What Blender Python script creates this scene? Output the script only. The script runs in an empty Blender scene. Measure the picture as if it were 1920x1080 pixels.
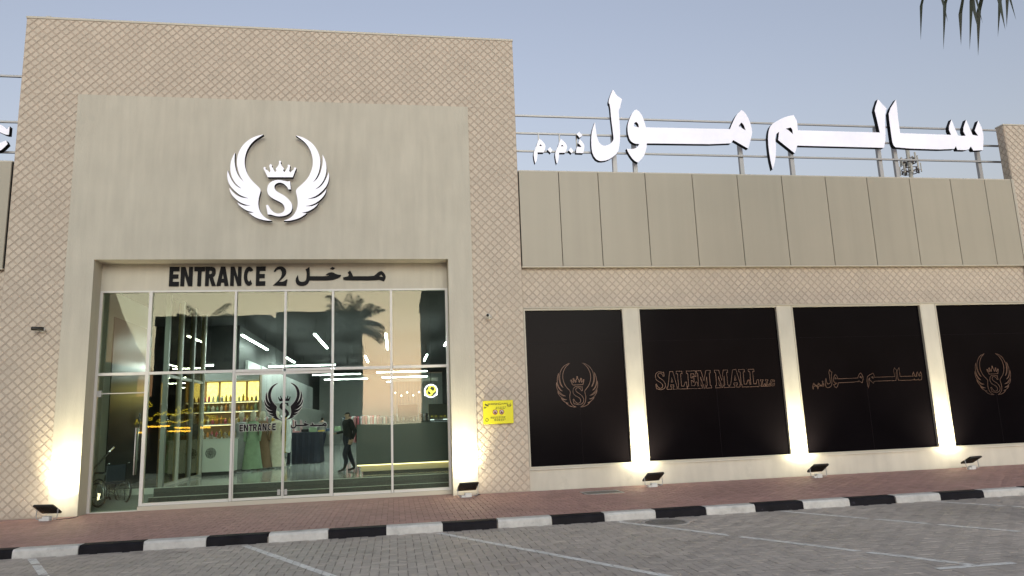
import bpy, bmesh, math, random
from mathutils import Vector, Matrix
from mathutils.geometry import tessellate_polygon
R = math.radians
random.seed(7)
sc = bpy.context.scene
col = sc.collection

# ------------------------------------------------------------------ camera
CAM = Vector((0.0, -16.7, 1.65))
FPX, PITCH, ROLL, YAW = 1351.35, .178592, -.0380643, .165679
fw = Vector((math.sin(YAW)*math.cos(PITCH), math.cos(YAW)*math.cos(PITCH), math.sin(PITCH)))
r0 = Vector((math.cos(YAW), -math.sin(YAW), 0)); u0 = r0.cross(fw)
rt = math.cos(ROLL)*r0 + math.sin(ROLL)*u0
up = -math.sin(ROLL)*r0 + math.cos(ROLL)*u0
cd = bpy.data.cameras.new('camera'); cam = bpy.data.objects.new('camera', cd); col.objects.link(cam)
cam.matrix_world = Matrix(((rt.x, up.x, -fw.x, CAM.x), (rt.y, up.y, -fw.y, CAM.y), (rt.z, up.z, -fw.z, CAM.z), (0, 0, 0, 1)))
cd.sensor_width = 36; cd.lens = FPX/1920*36; cd.clip_end = 3000; cd.clip_start = .05
sc.camera = cam

# ------------------------------------------------------------------ sky, sun, exposure
SUN_EL, SUN_ROT = 0.0, 180.0
EXPO = 2.75; K = 2**-EXPO               # lamp strengths below are given as seen in the picture, times K
w = bpy.data.worlds.new('World'); sc.world = w; w.use_nodes = True
nt = w.node_tree; nt.nodes.clear()
sky = nt.nodes.new('ShaderNodeTexSky'); sky.sky_type = 'NISHITA'; sky.sun_disc = False
sky.sun_elevation = R(SUN_EL); sky.sun_rotation = R(SUN_ROT)
sky.altitude = 0; sky.air_density = 1.0; sky.dust_density = 2.0; sky.ozone_density = 1.35
bg = nt.nodes.new('ShaderNodeBackground'); bg.inputs['Strength'].default_value = .15
wo = nt.nodes.new('ShaderNodeOutputWorld')
hs = nt.nodes.new('ShaderNodeHueSaturation'); hs.inputs['Saturation'].default_value = .68   # hazy dusk air
wb = nt.nodes.new('ShaderNodeVectorMath'); wb.operation = 'MULTIPLY'; wb.inputs[1].default_value = (1.19, 1.13, 1.22)   # white balance
nt.links.new(sky.outputs[0], hs.inputs['Color']); nt.links.new(hs.outputs[0], wb.inputs[0]); nt.links.new(wb.outputs[0], bg.inputs[0]); nt.links.new(bg.outputs[0], wo.inputs[0])
sl = bpy.data.lights.new('sun', 'SUN'); sl.energy = .285; sl.angle = R(40); sl.color = (.95, 1.0, .92)
so = bpy.data.objects.new('sun', sl); col.objects.link(so)
so.rotation_euler = (R(90-15), 0, 0)          # from behind the camera, low
vs = sc.view_settings
vs.view_transform = 'Standard'; vs.look = 'None'; vs.exposure = EXPO; vs.gamma = 1; vs.use_curve_mapping = False
sc.cycles.use_denoising = True
sc.cycles.max_bounces = 10; sc.cycles.transparent_max_bounces = 24
sc.cycles.sample_clamp_indirect = 6

# ------------------------------------------------------------------ helpers: pixels to points
def ray(px, py): return fw*FPX + rt*(px-960) - up*(py-540)
def at(px, py, y=0.0):
    r = ray(px, py); t = (y-CAM.y)/r.y; q = CAM + r*t; return q
def fx(px, py, y=0.0): q = at(px, py, y); return (q.x, q.z)
def gnd(px, py, z=0.0):
    r = ray(px, py); t = (z-CAM.z)/r.z; return CAM + r*t

# ------------------------------------------------------------------ helpers: materials
M = {}
def mat(name, c, rough=.6, metal=0, emit=None, es=0, spec=.5, noise=None, bump=None, coat=0):
    """noise=(scale, amount[, stretch]) colour variation; bump=(scale, strength, dist[, stretch])"""
    m = bpy.data.materials.new(name); m.use_nodes = True; n = m.node_tree.nodes; l = m.node_tree.links
    b = n['Principled BSDF']
    b.inputs['Base Color'].default_value = (*c, 1); b.inputs['Roughness'].default_value = rough
    b.inputs['Metallic'].default_value = metal; b.inputs['Specular IOR Level'].default_value = spec
    b.inputs['Coat Weight'].default_value = coat
    if emit: b.inputs['Emission Color'].default_value = (*emit, 1); b.inputs['Emission Strength'].default_value = es*K
    def coords(st):
        g = n.new('ShaderNodeNewGeometry')
        if not st: return g.outputs['Position']
        v = n.new('ShaderNodeVectorMath'); v.operation = 'MULTIPLY'; v.inputs[1].default_value = st
        l.new(g.outputs['Position'], v.inputs[0]); return v.outputs[0]
    if noise:
        ns = noise if isinstance(noise, list) else [noise]
        prev = None
        for q in ns:
            t = n.new('ShaderNodeTexNoise'); t.inputs['Scale'].default_value = q[0]; t.inputs['Detail'].default_value = 5
            l.new(coords(q[2] if len(q) > 2 else None), t.inputs['Vector'])
            rp = n.new('ShaderNodeMapRange'); rp.inputs[1].default_value = .3; rp.inputs[2].default_value = .7
            rp.inputs[3].default_value = 1-q[1]; rp.inputs[4].default_value = 1+q[1]
            l.new(t.outputs[0], rp.inputs[0])
            mx = n.new('ShaderNodeVectorMath'); mx.operation = 'SCALE'
            if prev: l.new(prev, mx.inputs[0])
            else: mx.inputs[0].default_value = c
            l.new(rp.outputs[0], mx.inputs['Scale']); prev = mx.outputs[0]
        l.new(prev, b.inputs['Base Color'])
    if bump:
        t = n.new('ShaderNodeTexNoise'); t.inputs['Scale'].default_value = bump[0]; t.inputs['Detail'].default_value = 6
        l.new(coords(bump[3] if len(bump) > 3 else None), t.inputs['Vector'])
        bp = n.new('ShaderNodeBump'); bp.inputs['Strength'].default_value = bump[1]; bp.inputs['Distance'].default_value = bump[2]
        l.new(t.outputs[0], bp.inputs['Height']); l.new(bp.outputs[0], b.inputs['Normal'])
    M[name] = m; return m

def rand_tint(m, amt):
    """small per-object and per-face-island colour variation"""
    n = m.node_tree.nodes; l = m.node_tree.links; b = n['Principled BSDF']
    g = n.new('ShaderNodeNewGeometry'); oi = n.new('ShaderNodeObjectInfo')
    a = n.new('ShaderNodeMath'); a.operation = 'ADD'; l.new(g.outputs['Random Per Island'], a.inputs[0]); l.new(oi.outputs['Random'], a.inputs[1])
    f = n.new('ShaderNodeMath'); f.operation = 'FRACT'; l.new(a.outputs[0], f.inputs[0])
    rp = n.new('ShaderNodeMapRange'); rp.inputs[3].default_value = 1-amt; rp.inputs[4].default_value = 1+amt; l.new(f.outputs[0], rp.inputs[0])
    s = n.new('ShaderNodeVectorMath'); s.operation = 'SCALE'; l.new(rp.outputs[0], s.inputs['Scale'])
    if b.inputs['Base Color'].is_linked: l.new(b.inputs['Base Color'].links[0].from_socket, s.inputs[0])
    else: s.inputs[0].default_value = b.inputs['Base Color'].default_value[:3]
    l.new(s.outputs[0], b.inputs['Base Color'])

mat('plaster', (.53, .495, .405), .85, noise=[(1.1, .05), (2.5, .05, (3, 3, .35)), (.5, .025, (2.2, 2, .15))], bump=(26, .35, .012, (2.2, 2, .5)))
mat('tile', (.575, .497, .398), .8, noise=[(1.3, .05), (4, .03)], bump=(60, .25, .004)); rand_tint(M['tile'], .045)
mat('joint', (.475, .40, .32), .9, noise=(2, .08))
mat('bead', (.52, .44, .355), .85)
mat('white_wall', (.60, .565, .475), .8, noise=[(1.5, .05), (3, .06, (1.5, 1.5, .3))], bump=(30, .2, .006))
mat('cladding', (.405, .368, .285), .45, noise=[(.6, .03), (1.3, .035, (3, 3, .12))], spec=.4); rand_tint(M['cladding'], .02)
mat('seam', (.03, .028, .025), .8)
mat('trim', (.52, .48, .39), .5)
mat('alu', (.62, .60, .56), .4, metal=.0, spec=.6)
mat('alu_dark', (.24, .25, .24), .4)
mat('film', (.0042, .0034, .0042), .16, spec=.035, noise=(1.0, .15))
mat('film_seam', (.011, .008, .010), .5, spec=.06)
mat('copper', (.17, .10, .07), .35, metal=.3, noise=(2.2, .5))
mat('sign_white', (.78, .77, .83), .35, noise=[(.9, .06), (5, .03)], emit=(.88, .87, 1.0), es=.30)
mat('sign_black', (.006, .006, .007), .6, spec=.15)
mat('decal_black', (.006, .004, .006), .6, spec=.15)
mat('decal_edge', (.55, .55, .5), .5)
mat('steel', (.40, .395, .385), .45, metal=.3)
mat('red_paver', (.385, .23, .20), .72, noise=[(.5, .12), (6, .08)], bump=(90, .3, .003)); rand_tint(M['red_paver'], .10)
mat('grey_paver', (.45, .395, .345), .62, noise=[(.45, .14), (7, .08)], bump=(90, .3, .003)); rand_tint(M['grey_paver'], .10)
def stains(m, scale, lo, hi, dark):
    n = m.node_tree.nodes; l = m.node_tree.links; b = n['Principled BSDF']
    g = n.new('ShaderNodeNewGeometry'); t = n.new('ShaderNodeTexNoise'); t.inputs['Scale'].default_value = scale; t.inputs['Detail'].default_value = 6; t.inputs['Roughness'].default_value = .65
    l.new(g.outputs['Position'], t.inputs['Vector']); rp = n.new('ShaderNodeMapRange'); rp.inputs[1].default_value = lo; rp.inputs[2].default_value = hi; rp.inputs[3].default_value = 1; rp.inputs[4].default_value = dark
    l.new(t.outputs[0], rp.inputs[0]); s_ = n.new('ShaderNodeVectorMath'); s_.operation = 'SCALE'; l.new(rp.outputs[0], s_.inputs['Scale'])
    l.new(b.inputs['Base Color'].links[0].from_socket, s_.inputs[0]); l.new(s_.outputs[0], b.inputs['Base Color'])
stains(M['grey_paver'], 1.4, .63, .72, .55); stains(M['red_paver'], 1.1, .62, .74, .75)
mat('sand_joint', (.27, .235, .205), .95, noise=(9, .2))
mat('bed_red', (.13, .085, .07), .95, noise=(9, .2))
mat('asphalt', (.06, .058, .055), .9, noise=(3, .15))
mat('kerb_white', (.60, .585, .55), .7, noise=[(2.5, .10), (14, .09)], bump=(40, .3, .006))
mat('kerb_black', (.010, .009, .012), .7, spec=.2, noise=(5, .35), bump=(40, .3, .006))
mat('line_paint', (.80, .78, .73), .75, noise=[(3, .12), (20, .14)])
stains(M['kerb_white'], 3.5, .54, .70, .55); stains(M['kerb_black'], 6, .66, .72, 6); stains(M['white_wall'], 2.2, .6, .8, .82)
mat('lamp_black', (.018, .016, .010), .45)
mat('lamp_glass', (.9, .9, .8), .3, emit=(1, .93, .70), es=30)
mat('white_plastic', (.70, .70, .67), .4)
mat('yellow', (.80, .74, .005), .5)
mat('ink', (.10, .085, .01), .6)
mat('red_ink', (.45, .03, .02), .6)
mat('concrete', (.44, .40, .36), .85, noise=(9, .12))
mat('iron', (.20, .185, .168), .7, metal=.2, noise=(12, .2))
mat('leaf', (.018, .026, .010), .55, noise=(3, .3))
mat('dry_leaf', (.16, .12, .06), .7)
mat('trunk', (.16, .12, .085), .9, noise=(6, .25), bump=(18, .8, .03))
mat('antenna', (.42, .41, .36), .6)
mat('antenna_dark', (.10, .08, .07), .7)

# glass: coated, reflects some, slightly wavy
def glass(name, tint, ior, wav=.0022):
    m = bpy.data.materials.new(name); m.use_nodes = True; n = m.node_tree.nodes; l = m.node_tree.links; n.clear()
    o = n.new('ShaderNodeOutputMaterial'); mx = n.new('ShaderNodeMixShader'); t = n.new('ShaderNodeBsdfTransparent'); g = n.new('ShaderNodeBsdfGlossy')
    f = n.new('ShaderNodeFresnel'); f.inputs['IOR'].default_value = ior
    t.inputs[0].default_value = (*tint, 1); g.inputs['Roughness'].default_value = 0.0; g.inputs[0].default_value = (1.0, .91, .69, 1)
    ge = n.new('ShaderNodeNewGeometry'); nz = n.new('ShaderNodeTexNoise'); nz.inputs['Scale'].default_value = .9; nz.inputs['Detail'].default_value = 1.5
    l.new(ge.outputs['Position'], nz.inputs['Vector'])
    bp = n.new('ShaderNodeBump'); bp.inputs['Strength'].default_value = .5; bp.inputs['Distance'].default_value = wav
    l.new(nz.outputs[0], bp.inputs['Height']); l.new(bp.outputs[0], g.inputs['Normal'])
    l.new(f.outputs[0], mx.inputs[0]); l.new(t.outputs[0], mx.inputs[1]); l.new(g.outputs[0], mx.inputs[2]); l.new(mx.outputs[0], o.inputs[0])
    M[name] = m
glass('glass', (.88, .955, .905), 1.43)
glass('inner_glass', (.90, .94, .92), 1.45, .0005)

# ------------------------------------------------------------------ helpers: objects
def empty(name, loc=(0, 0, 0), rz=0, label=None, cat=None, group=None, kind=None):
    o = bpy.data.objects.new(name, None); col.objects.link(o); o.location = loc; o.rotation_euler.z = rz
    o.empty_display_size = .2
    return tag(o, label, cat, group, kind)
def tag(o, label=None, cat=None, group=None, kind=None):
    if label: o['label'] = label
    if cat: o['category'] = cat
    if group: o['group'] = group
    if kind: o['kind'] = kind
    return o
class MB:
    def __init__(s): s.v = []; s.f = []; s.mi = []; s.sm = []
    def add(s, vs, fs, mi=0, smooth=False):
        b = len(s.v); s.v += [tuple(v) for v in vs]
        for f in fs: s.f.append(tuple(i+b for i in f)); s.mi.append(mi); s.sm.append(smooth)
        return s
    def box(s, x0, x1, y0, y1, z0, z1, mi=0):
        return s.add([(x0,y0,z0),(x1,y0,z0),(x1,y1,z0),(x0,y1,z0),(x0,y0,z1),(x1,y0,z1),(x1,y1,z1),(x0,y1,z1)],
            [(0,3,2,1),(4,5,6,7),(0,1,5,4),(1,2,6,5),(2,3,7,6),(3,0,4,7)], mi)
    def bbox(s, x0, x1, y0, y1, z0, z1, b=.01, mi=0):
        """box with chamfered vertical and top edges"""
        b = min(b, (x1-x0)*.3, (y1-y0)*.3, (z1-z0)*.3)
        ring = lambda z, i: [(x0+i+b,y0+i,z),(x1-i-b,y0+i,z),(x1-i,y0+i+b,z),(x1-i,y1-i-b,z),(x1-i-b,y1-i,z),(x0+i+b,y1-i,z),(x0+i,y1-i-b,z),(x0+i,y0+i+b,z)]
        vs = ring(z0, 0)+ring(z1-b, 0)+ring(z1, b)
        fs = [tuple(range(7, -1, -1)), tuple(range(16, 24))]
        for k in (0, 8):
            for i in range(8): j = (i+1) % 8; fs.append((k+i, k+j, k+8+j, k+8+i))
        return s.add(vs, fs, mi)
    def tube(s, pts, r, n=8, mi=0, cap=True, r2=None):
        pts = [Vector(p) for p in pts]; vs = []; k = len(pts)
        for i, p in enumerate(pts):
            d = (pts[min(i+1, k-1)]-pts[max(i-1, 0)]).normalized()
            a = d.cross(Vector((0, 0, 1)));
            if a.length < .05: a = d.cross(Vector((0, 1, 0)))
            a.normalize(); b = d.cross(a)
            rr = r if r2 is None else r+(r2-r)*i/(k-1)
            for j in range(n):
                t = 2*math.pi*j/n; vs.append(p+(a*math.cos(t)+b*math.sin(t))*rr)
        fs = [(i*n+j, i*n+(j+1) % n, (i+1)*n+(j+1) % n, (i+1)*n+j) for i in range(k-1) for j in range(n)]
        if cap: fs += [tuple(range(n-1, -1, -1)), tuple(range((k-1)*n, k*n))]
        return s.add(vs, fs, mi, True)
    def lathe(s, prof, c=(0, 0, 0), n=16, mi=0):
        vs = [(c[0]+r*math.cos(2*math.pi*j/n), c[1]+r*math.sin(2*math.pi*j/n), c[2]+z) for r, z in prof for j in range(n)]
        k = len(prof)
        fs = [(i*n+j, i*n+(j+1) % n, (i+1)*n+(j+1) % n, (i+1)*n+j) for i in range(k-1) for j in range(n)]
        fs += [tuple(range(n-1, -1, -1)), tuple(range((k-1)*n, k*n))]
        return s.add(vs, fs, mi, True)
    def torus(s, c, ra, r, axis='x', n=28, m=8, mi=0):
        vs = []
        for i in range(n):
            t = 2*math.pi*i/n
            for j in range(m):
                q = 2*math.pi*j/m; a = ra+r*math.cos(q); b = r*math.sin(q)
                p = {'x': (b, a*math.cos(t), a*math.sin(t)), 'y': (a*math.cos(t), b, a*math.sin(t)), 'z': (a*math.cos(t), a*math.sin(t), b)}[axis]
                vs.append((c[0]+p[0], c[1]+p[1], c[2]+p[2]))
        fs = [(i*m+j, i*m+(j+1) % m, ((i+1) % n)*m+(j+1) % m, ((i+1) % n)*m+j) for i in range(n) for j in range(m)]
        return s.add(vs, fs, mi, True)
    def prism(s, loops, y0, y1, mi=0, side=0):
        """loops of (x,z): outer then holes; front at y0 faces -y, back at y1"""
        allv = [p for lp in loops for p in lp]; n = len(allv)
        tris = tessellate_polygon([[Vector((p[0], p[1], 0)) for p in lp] for lp in loops])
        fs = []
        for t in tris:
            a, b, c = [allv[i] for i in t]
            ar = (b[0]-a[0])*(c[1]-a[1])-(c[0]-a[0])*(b[1]-a[1])
            t = t if ar > 0 else (t[0], t[2], t[1])
            fs.append(tuple(t))
        s.add([(p[0], y0, p[1]) for p in allv]+[(p[0], y1, p[1]) for p in allv], fs+[tuple(i+n for i in reversed(f)) for f in fs], mi)
        b = 0
        for lp in loops:
            k = len(lp); ar = sum(lp[i][0]*lp[(i+1) % k][1]-lp[(i+1) % k][0]*lp[i][1] for i in range(k))
            ccw = (ar > 0) == (lp is loops[0])
            vs = [(p[0], y0, p[1]) for p in lp]+[(p[0], y1, p[1]) for p in lp]
            fs = []
            for i in range(k):
                j = (i+1) % k
                fs.append((j, i, k+i, k+j) if ccw else (i, j, k+j, k+i))
            s.add(vs, fs, side)
        return s
    def outline(s, loop, wd, y0, y1, mi=0):
        k = len(loop); P = [Vector(p) for p in loop]; off = []
        ar = sum(loop[i][0]*loop[(i+1) % k][1]-loop[(i+1) % k][0]*loop[i][1] for i in range(k))
        sg = 1 if ar > 0 else -1
        for i in range(k):
            a = (P[i]-P[i-1]); b = (P[(i+1) % k]-P[i])
            if a.length < 1e-6: a = b
            if b.length < 1e-6: b = a
            a = a.normalized(); b = b.normalized()
            na = Vector((-a.y, a.x)); nb = Vector((-b.y, b.x)); m = na+nb
            if m.length < .3: m = na*1.0
            m.normalize(); q = max(.45, m.dot(na)); off.append(m*(wd/q/2)*sg)
        o = [P[i]-off[i] for i in range(k)]; n_ = [P[i]+off[i] for i in range(k)]
        vs = [(p.x, y0, p.y) for p in o]+[(p.x, y0, p.y) for p in n_]+[(p.x, y1, p.y) for p in o]+[(p.x, y1, p.y) for p in n_]
        fs = []
        for i in range(k):
            j = (i+1) % k
            fs += [(i, j, k+j, k+i), (2*k+i, 3*k+i, 3*k+j, 2*k+j), (i, 2*k+i, 2*k+j, j), (k+i, k+j, 3*k+j, 3*k+i)]
        return s.add(vs, fs, mi)
    def mesh(s, name, mats):
        me = bpy.data.meshes.new(name); me.from_pydata(s.v, [], s.f)
        for m in (mats if isinstance(mats, (list, tuple)) else [mats]): me.materials.append(M[m])
        me.polygons.foreach_set('material_index', s.mi); me.polygons.foreach_set('use_smooth', s.sm); me.update(); return me
    def build(s, name, mats, parent=None, loc=None, **k):
        o = bpy.data.objects.new(name, s.mesh(name, mats)); col.objects.link(o)
        if parent: o.parent = parent
        if loc: o.location = loc
        return tag(o, **k)
def inst(name, me, parent, loc, rot=None, scale=None):
    o = bpy.data.objects.new(name, me); col.objects.link(o); o.parent = parent; o.location = loc
    if rot: o.rotation_euler = rot
    if scale: o.scale = scale
    return o
def copy_tree(o, parent=None):
    c = o.copy(); col.objects.link(c); c.parent = parent
    for ch in list(o.children): copy_tree(ch, c)
    return c
def smooth(loop, it=1):
    """Chaikin corner cutting, keeps sharp corners"""
    for _ in range(it):
        out = []; k = len(loop)
        for i in range(k):
            p, q, r_ = Vector(loop[i-1]), Vector(loop[i]), Vector(loop[(i+1) % k])
            a = (q-p); b = (r_-q)
            if a.length < 1e-9 or b.length < 1e-9: continue
            if a.normalized().dot(b.normalized()) > .55:
                out += [tuple(q-a*.25), tuple(q+b*.25)]
            else: out.append(tuple(q))
        loop = out
    return loop

# ------------------------------------------------------------------ lettering outlines traced as crop points
def crop(x0, y0, s, pts, y): return [fx(x0+a/s, y0+b/s, y) for a, b in pts]
# winged emblem (wing, crown, S), normalised: width 1, centred
_E = lambda pts: crop(400, 230, 5.144, pts, 0)
wingL = _E([(500,148),(440,160),(380,185),(325,225),(285,275),(258,330),(245,390),(248,450),(262,510),(285,560),(312,597),(270,560),(240,500),(225,430),(222,380),(228,322),
 (205,360),(188,410),(182,470),(190,530),(210,580),(245,630),(290,663),(245,645),(205,600),(180,550),(165,510),(160,488),(153,530),(158,580),(172,620),(200,660),(240,700),(290,735),(360,757),
 (290,750),(240,725),(200,690),(175,655),(180,690),(200,725),(230,760),(275,795),(330,818),(378,826),(320,828),(280,815),(250,795),(265,820),(300,850),(350,878),(408,891),(380,895),(358,893),
 (385,915),(430,943),(490,962),(540,970),(580,970),(530,950),(490,920),(460,870),(448,810),(455,750),(470,700),(473,675),(455,650),(410,610),(365,560),(335,500),(318,430),(322,360),(345,290),(385,230),(430,190)])
crownP = _E([(540,555),(503,478),(498,466),(509,456),(521,464),(519,478),(545,495),(556,510),(566,495),(560,470),(556,455),(556,438),(568,430),(581,440),(578,456),(590,470),(598,490),(610,508),(624,490),(615,475),(640,445),(650,420),(645,405),(656,396),(668,406),(662,420),(672,445),(695,475),(686,492),(700,508),(712,492),(722,470),(732,456),(728,442),(740,434),(754,443),(750,458),(748,475),(744,495),(756,512),(768,497),(790,480),(788,468),(799,460),(812,469),(806,482),(778,555)])
letS = _E([(752,592),(760,670),(738,672),(722,645),(695,618),(660,605),(625,612),(603,635),(605,668),(630,695),(690,725),(740,765),(772,810),(775,855),(755,895),(715,920),(660,930),(610,925),(575,912),(540,910),(524,822),(543,818),(562,855),(590,885),(625,903),(665,900),(695,882),(704,850),(690,815),(655,790),(600,765),(555,735),(534,695),(536,650),(555,610),(600,585),(650,580),(700,590),(730,598)])
xl = min(p[0] for p in wingL); xr = fx(400+1125/5.144, 230+530/5.144)[0]
ecx = (xl+xr)/2; ewd = xr-xl; zt = max(p[1] for p in wingL); zb = min(p[1] for p in wingL); ecz = (zt+zb)/2
wingL = smooth(wingL, 2); letS = smooth(letS, 2)
wingR = [(2*ecx-a, b) for a, b in reversed(wingL)]
EMB = [[((a-ecx)/ewd, (b-ecz)/ewd) for a, b in lp] for lp in (wingL, wingR, crownP, letS)]
EMBH = (zt-zb)/ewd
def emblem(cx, cz, wd, ht): return [[(cx+a*wd, cz+b*ht/EMBH) for a, b in lp] for lp in EMB]

def arcC(serif=False):
    o = [(.5+.5*math.cos(R(a)), .5+.5*math.sin(R(a))) for a in range(38, 323, 15)]
    i = [(.52+.2*math.cos(R(a)), .5+.28*math.sin(R(a))) for a in range(318, 40, -20)]
    return o+([(.96, .30), (.9, .42)] if serif else [])+i+([(.86, .62), (.97, .62), (.97, .92)] if serif else [])
G = {  # bold grotesque and slab glyphs in a unit box
 'E': [[(0,0),(0,1),(1,1),(1,.78),(.36,.78),(.36,.61),(.92,.61),(.92,.4),(.36,.4),(.36,.23),(1,.23),(1,0)]],
 'N': [[(0,0),(0,1),(.36,1),(.68,.42),(.68,1),(1,1),(1,0),(.66,0),(.32,.6),(.32,0)]],
 'T': [[(.33,0),(.33,.77),(0,.77),(0,1),(1,1),(1,.77),(.67,.77),(.67,0)]],
 'R': [[(0,0),(0,1),(.6,1),(.82,.96),(.93,.85),(.93,.65),(.85,.53),(.7,.46),(1,0),(.62,0),(.38,.42),(.33,.42),(.33,0)],[(.33,.62),(.33,.8),(.5,.8),(.6,.76),(.6,.66),(.5,.62)]],
 'A': [[(0,0),(.32,1),(.68,1),(1,0),(.67,0),(.62,.18),(.38,.18),(.33,0)],[(.42,.37),(.58,.37),(.5,.7)]],
 'C': [arcC()], 'sC': [arcC(True)],
 'sA': [[(0,0),(0,.14),(.08,.14),(.34,1),(.62,1),(.9,.14),(1,.14),(1,0),(.56,0),(.56,.14),(.64,.14),(.62,.25),(.36,.25),(.34,.14),(.42,.14),(.42,0)],[(.42,.4),(.56,.4),(.49,.66)]],
 'sL': [[(0,0),(0,.14),(.14,.14),(.14,.86),(0,.86),(0,1),(.6,1),(.6,.86),(.45,.86),(.45,.16),(.7,.16),(.85,.38),(1,.38),(1,0)]],
 'sE': [[(0,0),(0,.14),(.12,.14),(.12,.86),(0,.86),(0,1),(.92,1),(.92,.68),(.8,.68),(.7,.84),(.42,.84),(.42,.6),(.58,.6),(.58,.7),(.7,.7),(.7,.36),(.58,.36),(.58,.46),(.42,.46),(.42,.16),(.72,.16),(.86,.36),(1,.36),(1,0)]],
 'sM': [[(0,0),(0,.14),(.08,.14),(.08,.86),(0,.86),(0,1),(.32,1),(.5,.42),(.68,1),(1,1),(1,.86),(.92,.86),(.92,.14),(1,.14),(1,0),(.62,0),(.62,.14),(.7,.14),(.7,.66),(.52,0),(.46,0),(.26,.66),(.26,.14),(.34,.14),(.34,0)]],
}
_sx0 = min(p[0] for p in letS); _sx1 = max(p[0] for p in letS); _sz0 = min(p[1] for p in letS); _sz1 = max(p[1] for p in letS)
G['sS'] = [[((a-_sx0)/(_sx1-_sx0), (b-_sz0)/(_sz1-_sz0)) for a, b in letS]]
def glyph(k, x0, x1, z0, z1): return [[(x0+a*(x1-x0), z0+b*(z1-z0)) for a, b in lp] for lp in G[k]]

# Arabic roof letters: name -> (crop, loops)
A6 = (960, 150, 4.0); A7 = (1420, 150, 3.84); A8 = (990, 230, 12.0)
meem = [(255,360),(300,390),(355,445),(395,510),(385,590),(355,668),(215,668),(210,780),(185,880),(165,915),(140,830),(122,690),(165,570),(190,530),(215,440)]
meemh = [(252,525),(280,485),(320,525)]
ARAB = [
 (A6, [[(757,70),(785,115),(825,143),(808,215),(800,225),(805,300),(812,400),(808,480),(795,545),(740,590),(690,608),(640,605),(605,560),(595,500),(594,440),(600,380),(622,315),(628,370),(640,440),(660,480),(690,495),(730,485),(760,455),(762,430),(745,300),(735,185),(722,170),(735,120)]]),
 (A6, [[(932,220),(965,245),(990,300),(1005,355),(1635,368),(1650,330),(1680,265),(1720,225),(1750,245),(1785,310),(1803,385),(1795,430),(1772,515),(1660,450),(1635,483),(1012,475),(1005,530),(985,580),(945,620),(910,600),(875,550),(860,515),(905,520),(940,505),(955,480),(920,478),(885,455),(868,400),(866,340),(885,280),(910,235)],
       [(912,345),(918,320),(933,314),(948,330),(952,355),(930,352)], [(1700,345),(1720,318),(1738,335),(1752,378)]]),
 (A7, [[(262,252),(288,300),(290,362),(882,378),(850,240),(843,215),(868,138),(930,205),(918,268),(925,420),(912,488),(288,472),(270,528),(150,432),(157,372),(126,398),(137,495),(128,590),(110,645),(90,560),(76,440),(80,370),(97,325),(140,295),(200,265)],
       [(205,350),(240,342),(252,355),(256,390),(235,370)]]),
 (A7, [[(998,140),(1005,190),(1015,290),(1028,382),(1395,395),(1375,348),(1398,283),(1440,392),(1450,402),(1500,402),(1478,360),(1503,285),(1550,395),(1590,402),(1565,365),(1590,292),(1615,340),(1630,400),(1625,505),(1555,508),(1537,478),(1520,505),(1440,503),(1430,475),(1415,503),(1000,490),(975,465),(965,400),(950,290),(945,225)]]),
 (A8, [meem, meemh]), (A8, [[(a+485, b+8) for a, b in meem], [(a+485, b+8) for a, b in meemh]]),
 (A8, [[(495,550),(553,620),(510,680),(440,608)]]), (A8, [[(968,560),(1022,635),(980,690),(912,622)]]),
 (A8, [[(1165,370),(1225,430),(1270,510),(1262,600),(1245,685),(1080,680),(1090,570),(1110,548),(1205,548),(1160,490),(1130,465)]]),
 (A8, [[(1152,205),(1225,285),(1165,340),(1097,262)]]),
]
def ar_loops(y):
    return [[smooth(crop(*c, lp, y), 1) for lp in loops] for c, loops in ARAB]
HD = (300, 480, 4.364)
MADKHAL = [[[(1815,122),(1840,145),(1850,175),(1832,207),(1795,192),(1765,198),(1525,198),(1500,192),(1497,175),(1540,165),(1545,150),(1535,135),(1555,118),(1572,145),(1580,165),(1745,165),(1765,150),(1790,128)], [(1790,165),(1812,150),(1825,172)]],
 [[(1355,155),(1375,138),(1410,130),(1445,150),(1482,155),(1475,172),(1440,185),(1405,198),(1222,198),(1205,232),(1160,246),(1120,235),(1108,205),(1112,180),(1128,155),(1135,200),(1155,212),(1185,208),(1198,190),(1200,130),(1190,110),(1222,88),(1226,165),(1375,165),(1385,155)]],
 [[(1410,88),(1432,98),(1415,112),(1390,103)]]]
TWO = [(925,240),(985,185),(1000,140),(985,108),(960,108),(940,130),(930,125),(950,92),(990,82),(1025,98),(1035,130),(1020,165),(970,210),(1010,210),(1035,190),(1043,192),(1032,243)]
ENT = [('E',75,155),('N',168,265),('T',278,365),('R',370,458),('A',463,562),('N',575,665),('C',685,770),('E',785,862)]

# ================================================================== ground
def clip_half(poly, a, b, c):           # keep a*x+b*y<=c
    out = []
    for i in range(len(poly)):
        p, q = poly[i-1], poly[i]; dp = a*p[0]+b*p[1]-c; dq = a*q[0]+b*q[1]-c
        if (dp <= 0) != (dq <= 0):
            t = dp/(dp-dq); out.append((p[0]+(q[0]-p[0])*t, p[1]+(q[1]-p[1])*t))
        if dq <= 0: out.append(q)
    return out
def clip_rect(poly, x0, x1, y0, y1):
    for a, b, c in ((1,0,x1), (-1,0,-x0), (0,1,y1), (0,-1,-y0)):
        if len(poly) < 3: return []
        poly = clip_half(poly, a, b, c)
    return poly if len(poly) > 2 else []
def project(p):
    d = Vector(p)-CAM; z = d.dot(fw)
    if z <= .01: return None
    return (960+FPX*d.dot(rt)/z, 540-FPX*d.dot(up)/z, z)
def in_view(p, m=0):
    q = project(p); return q and -m < q[0] < 1920+m and -m < q[1] < 1080+m

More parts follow.
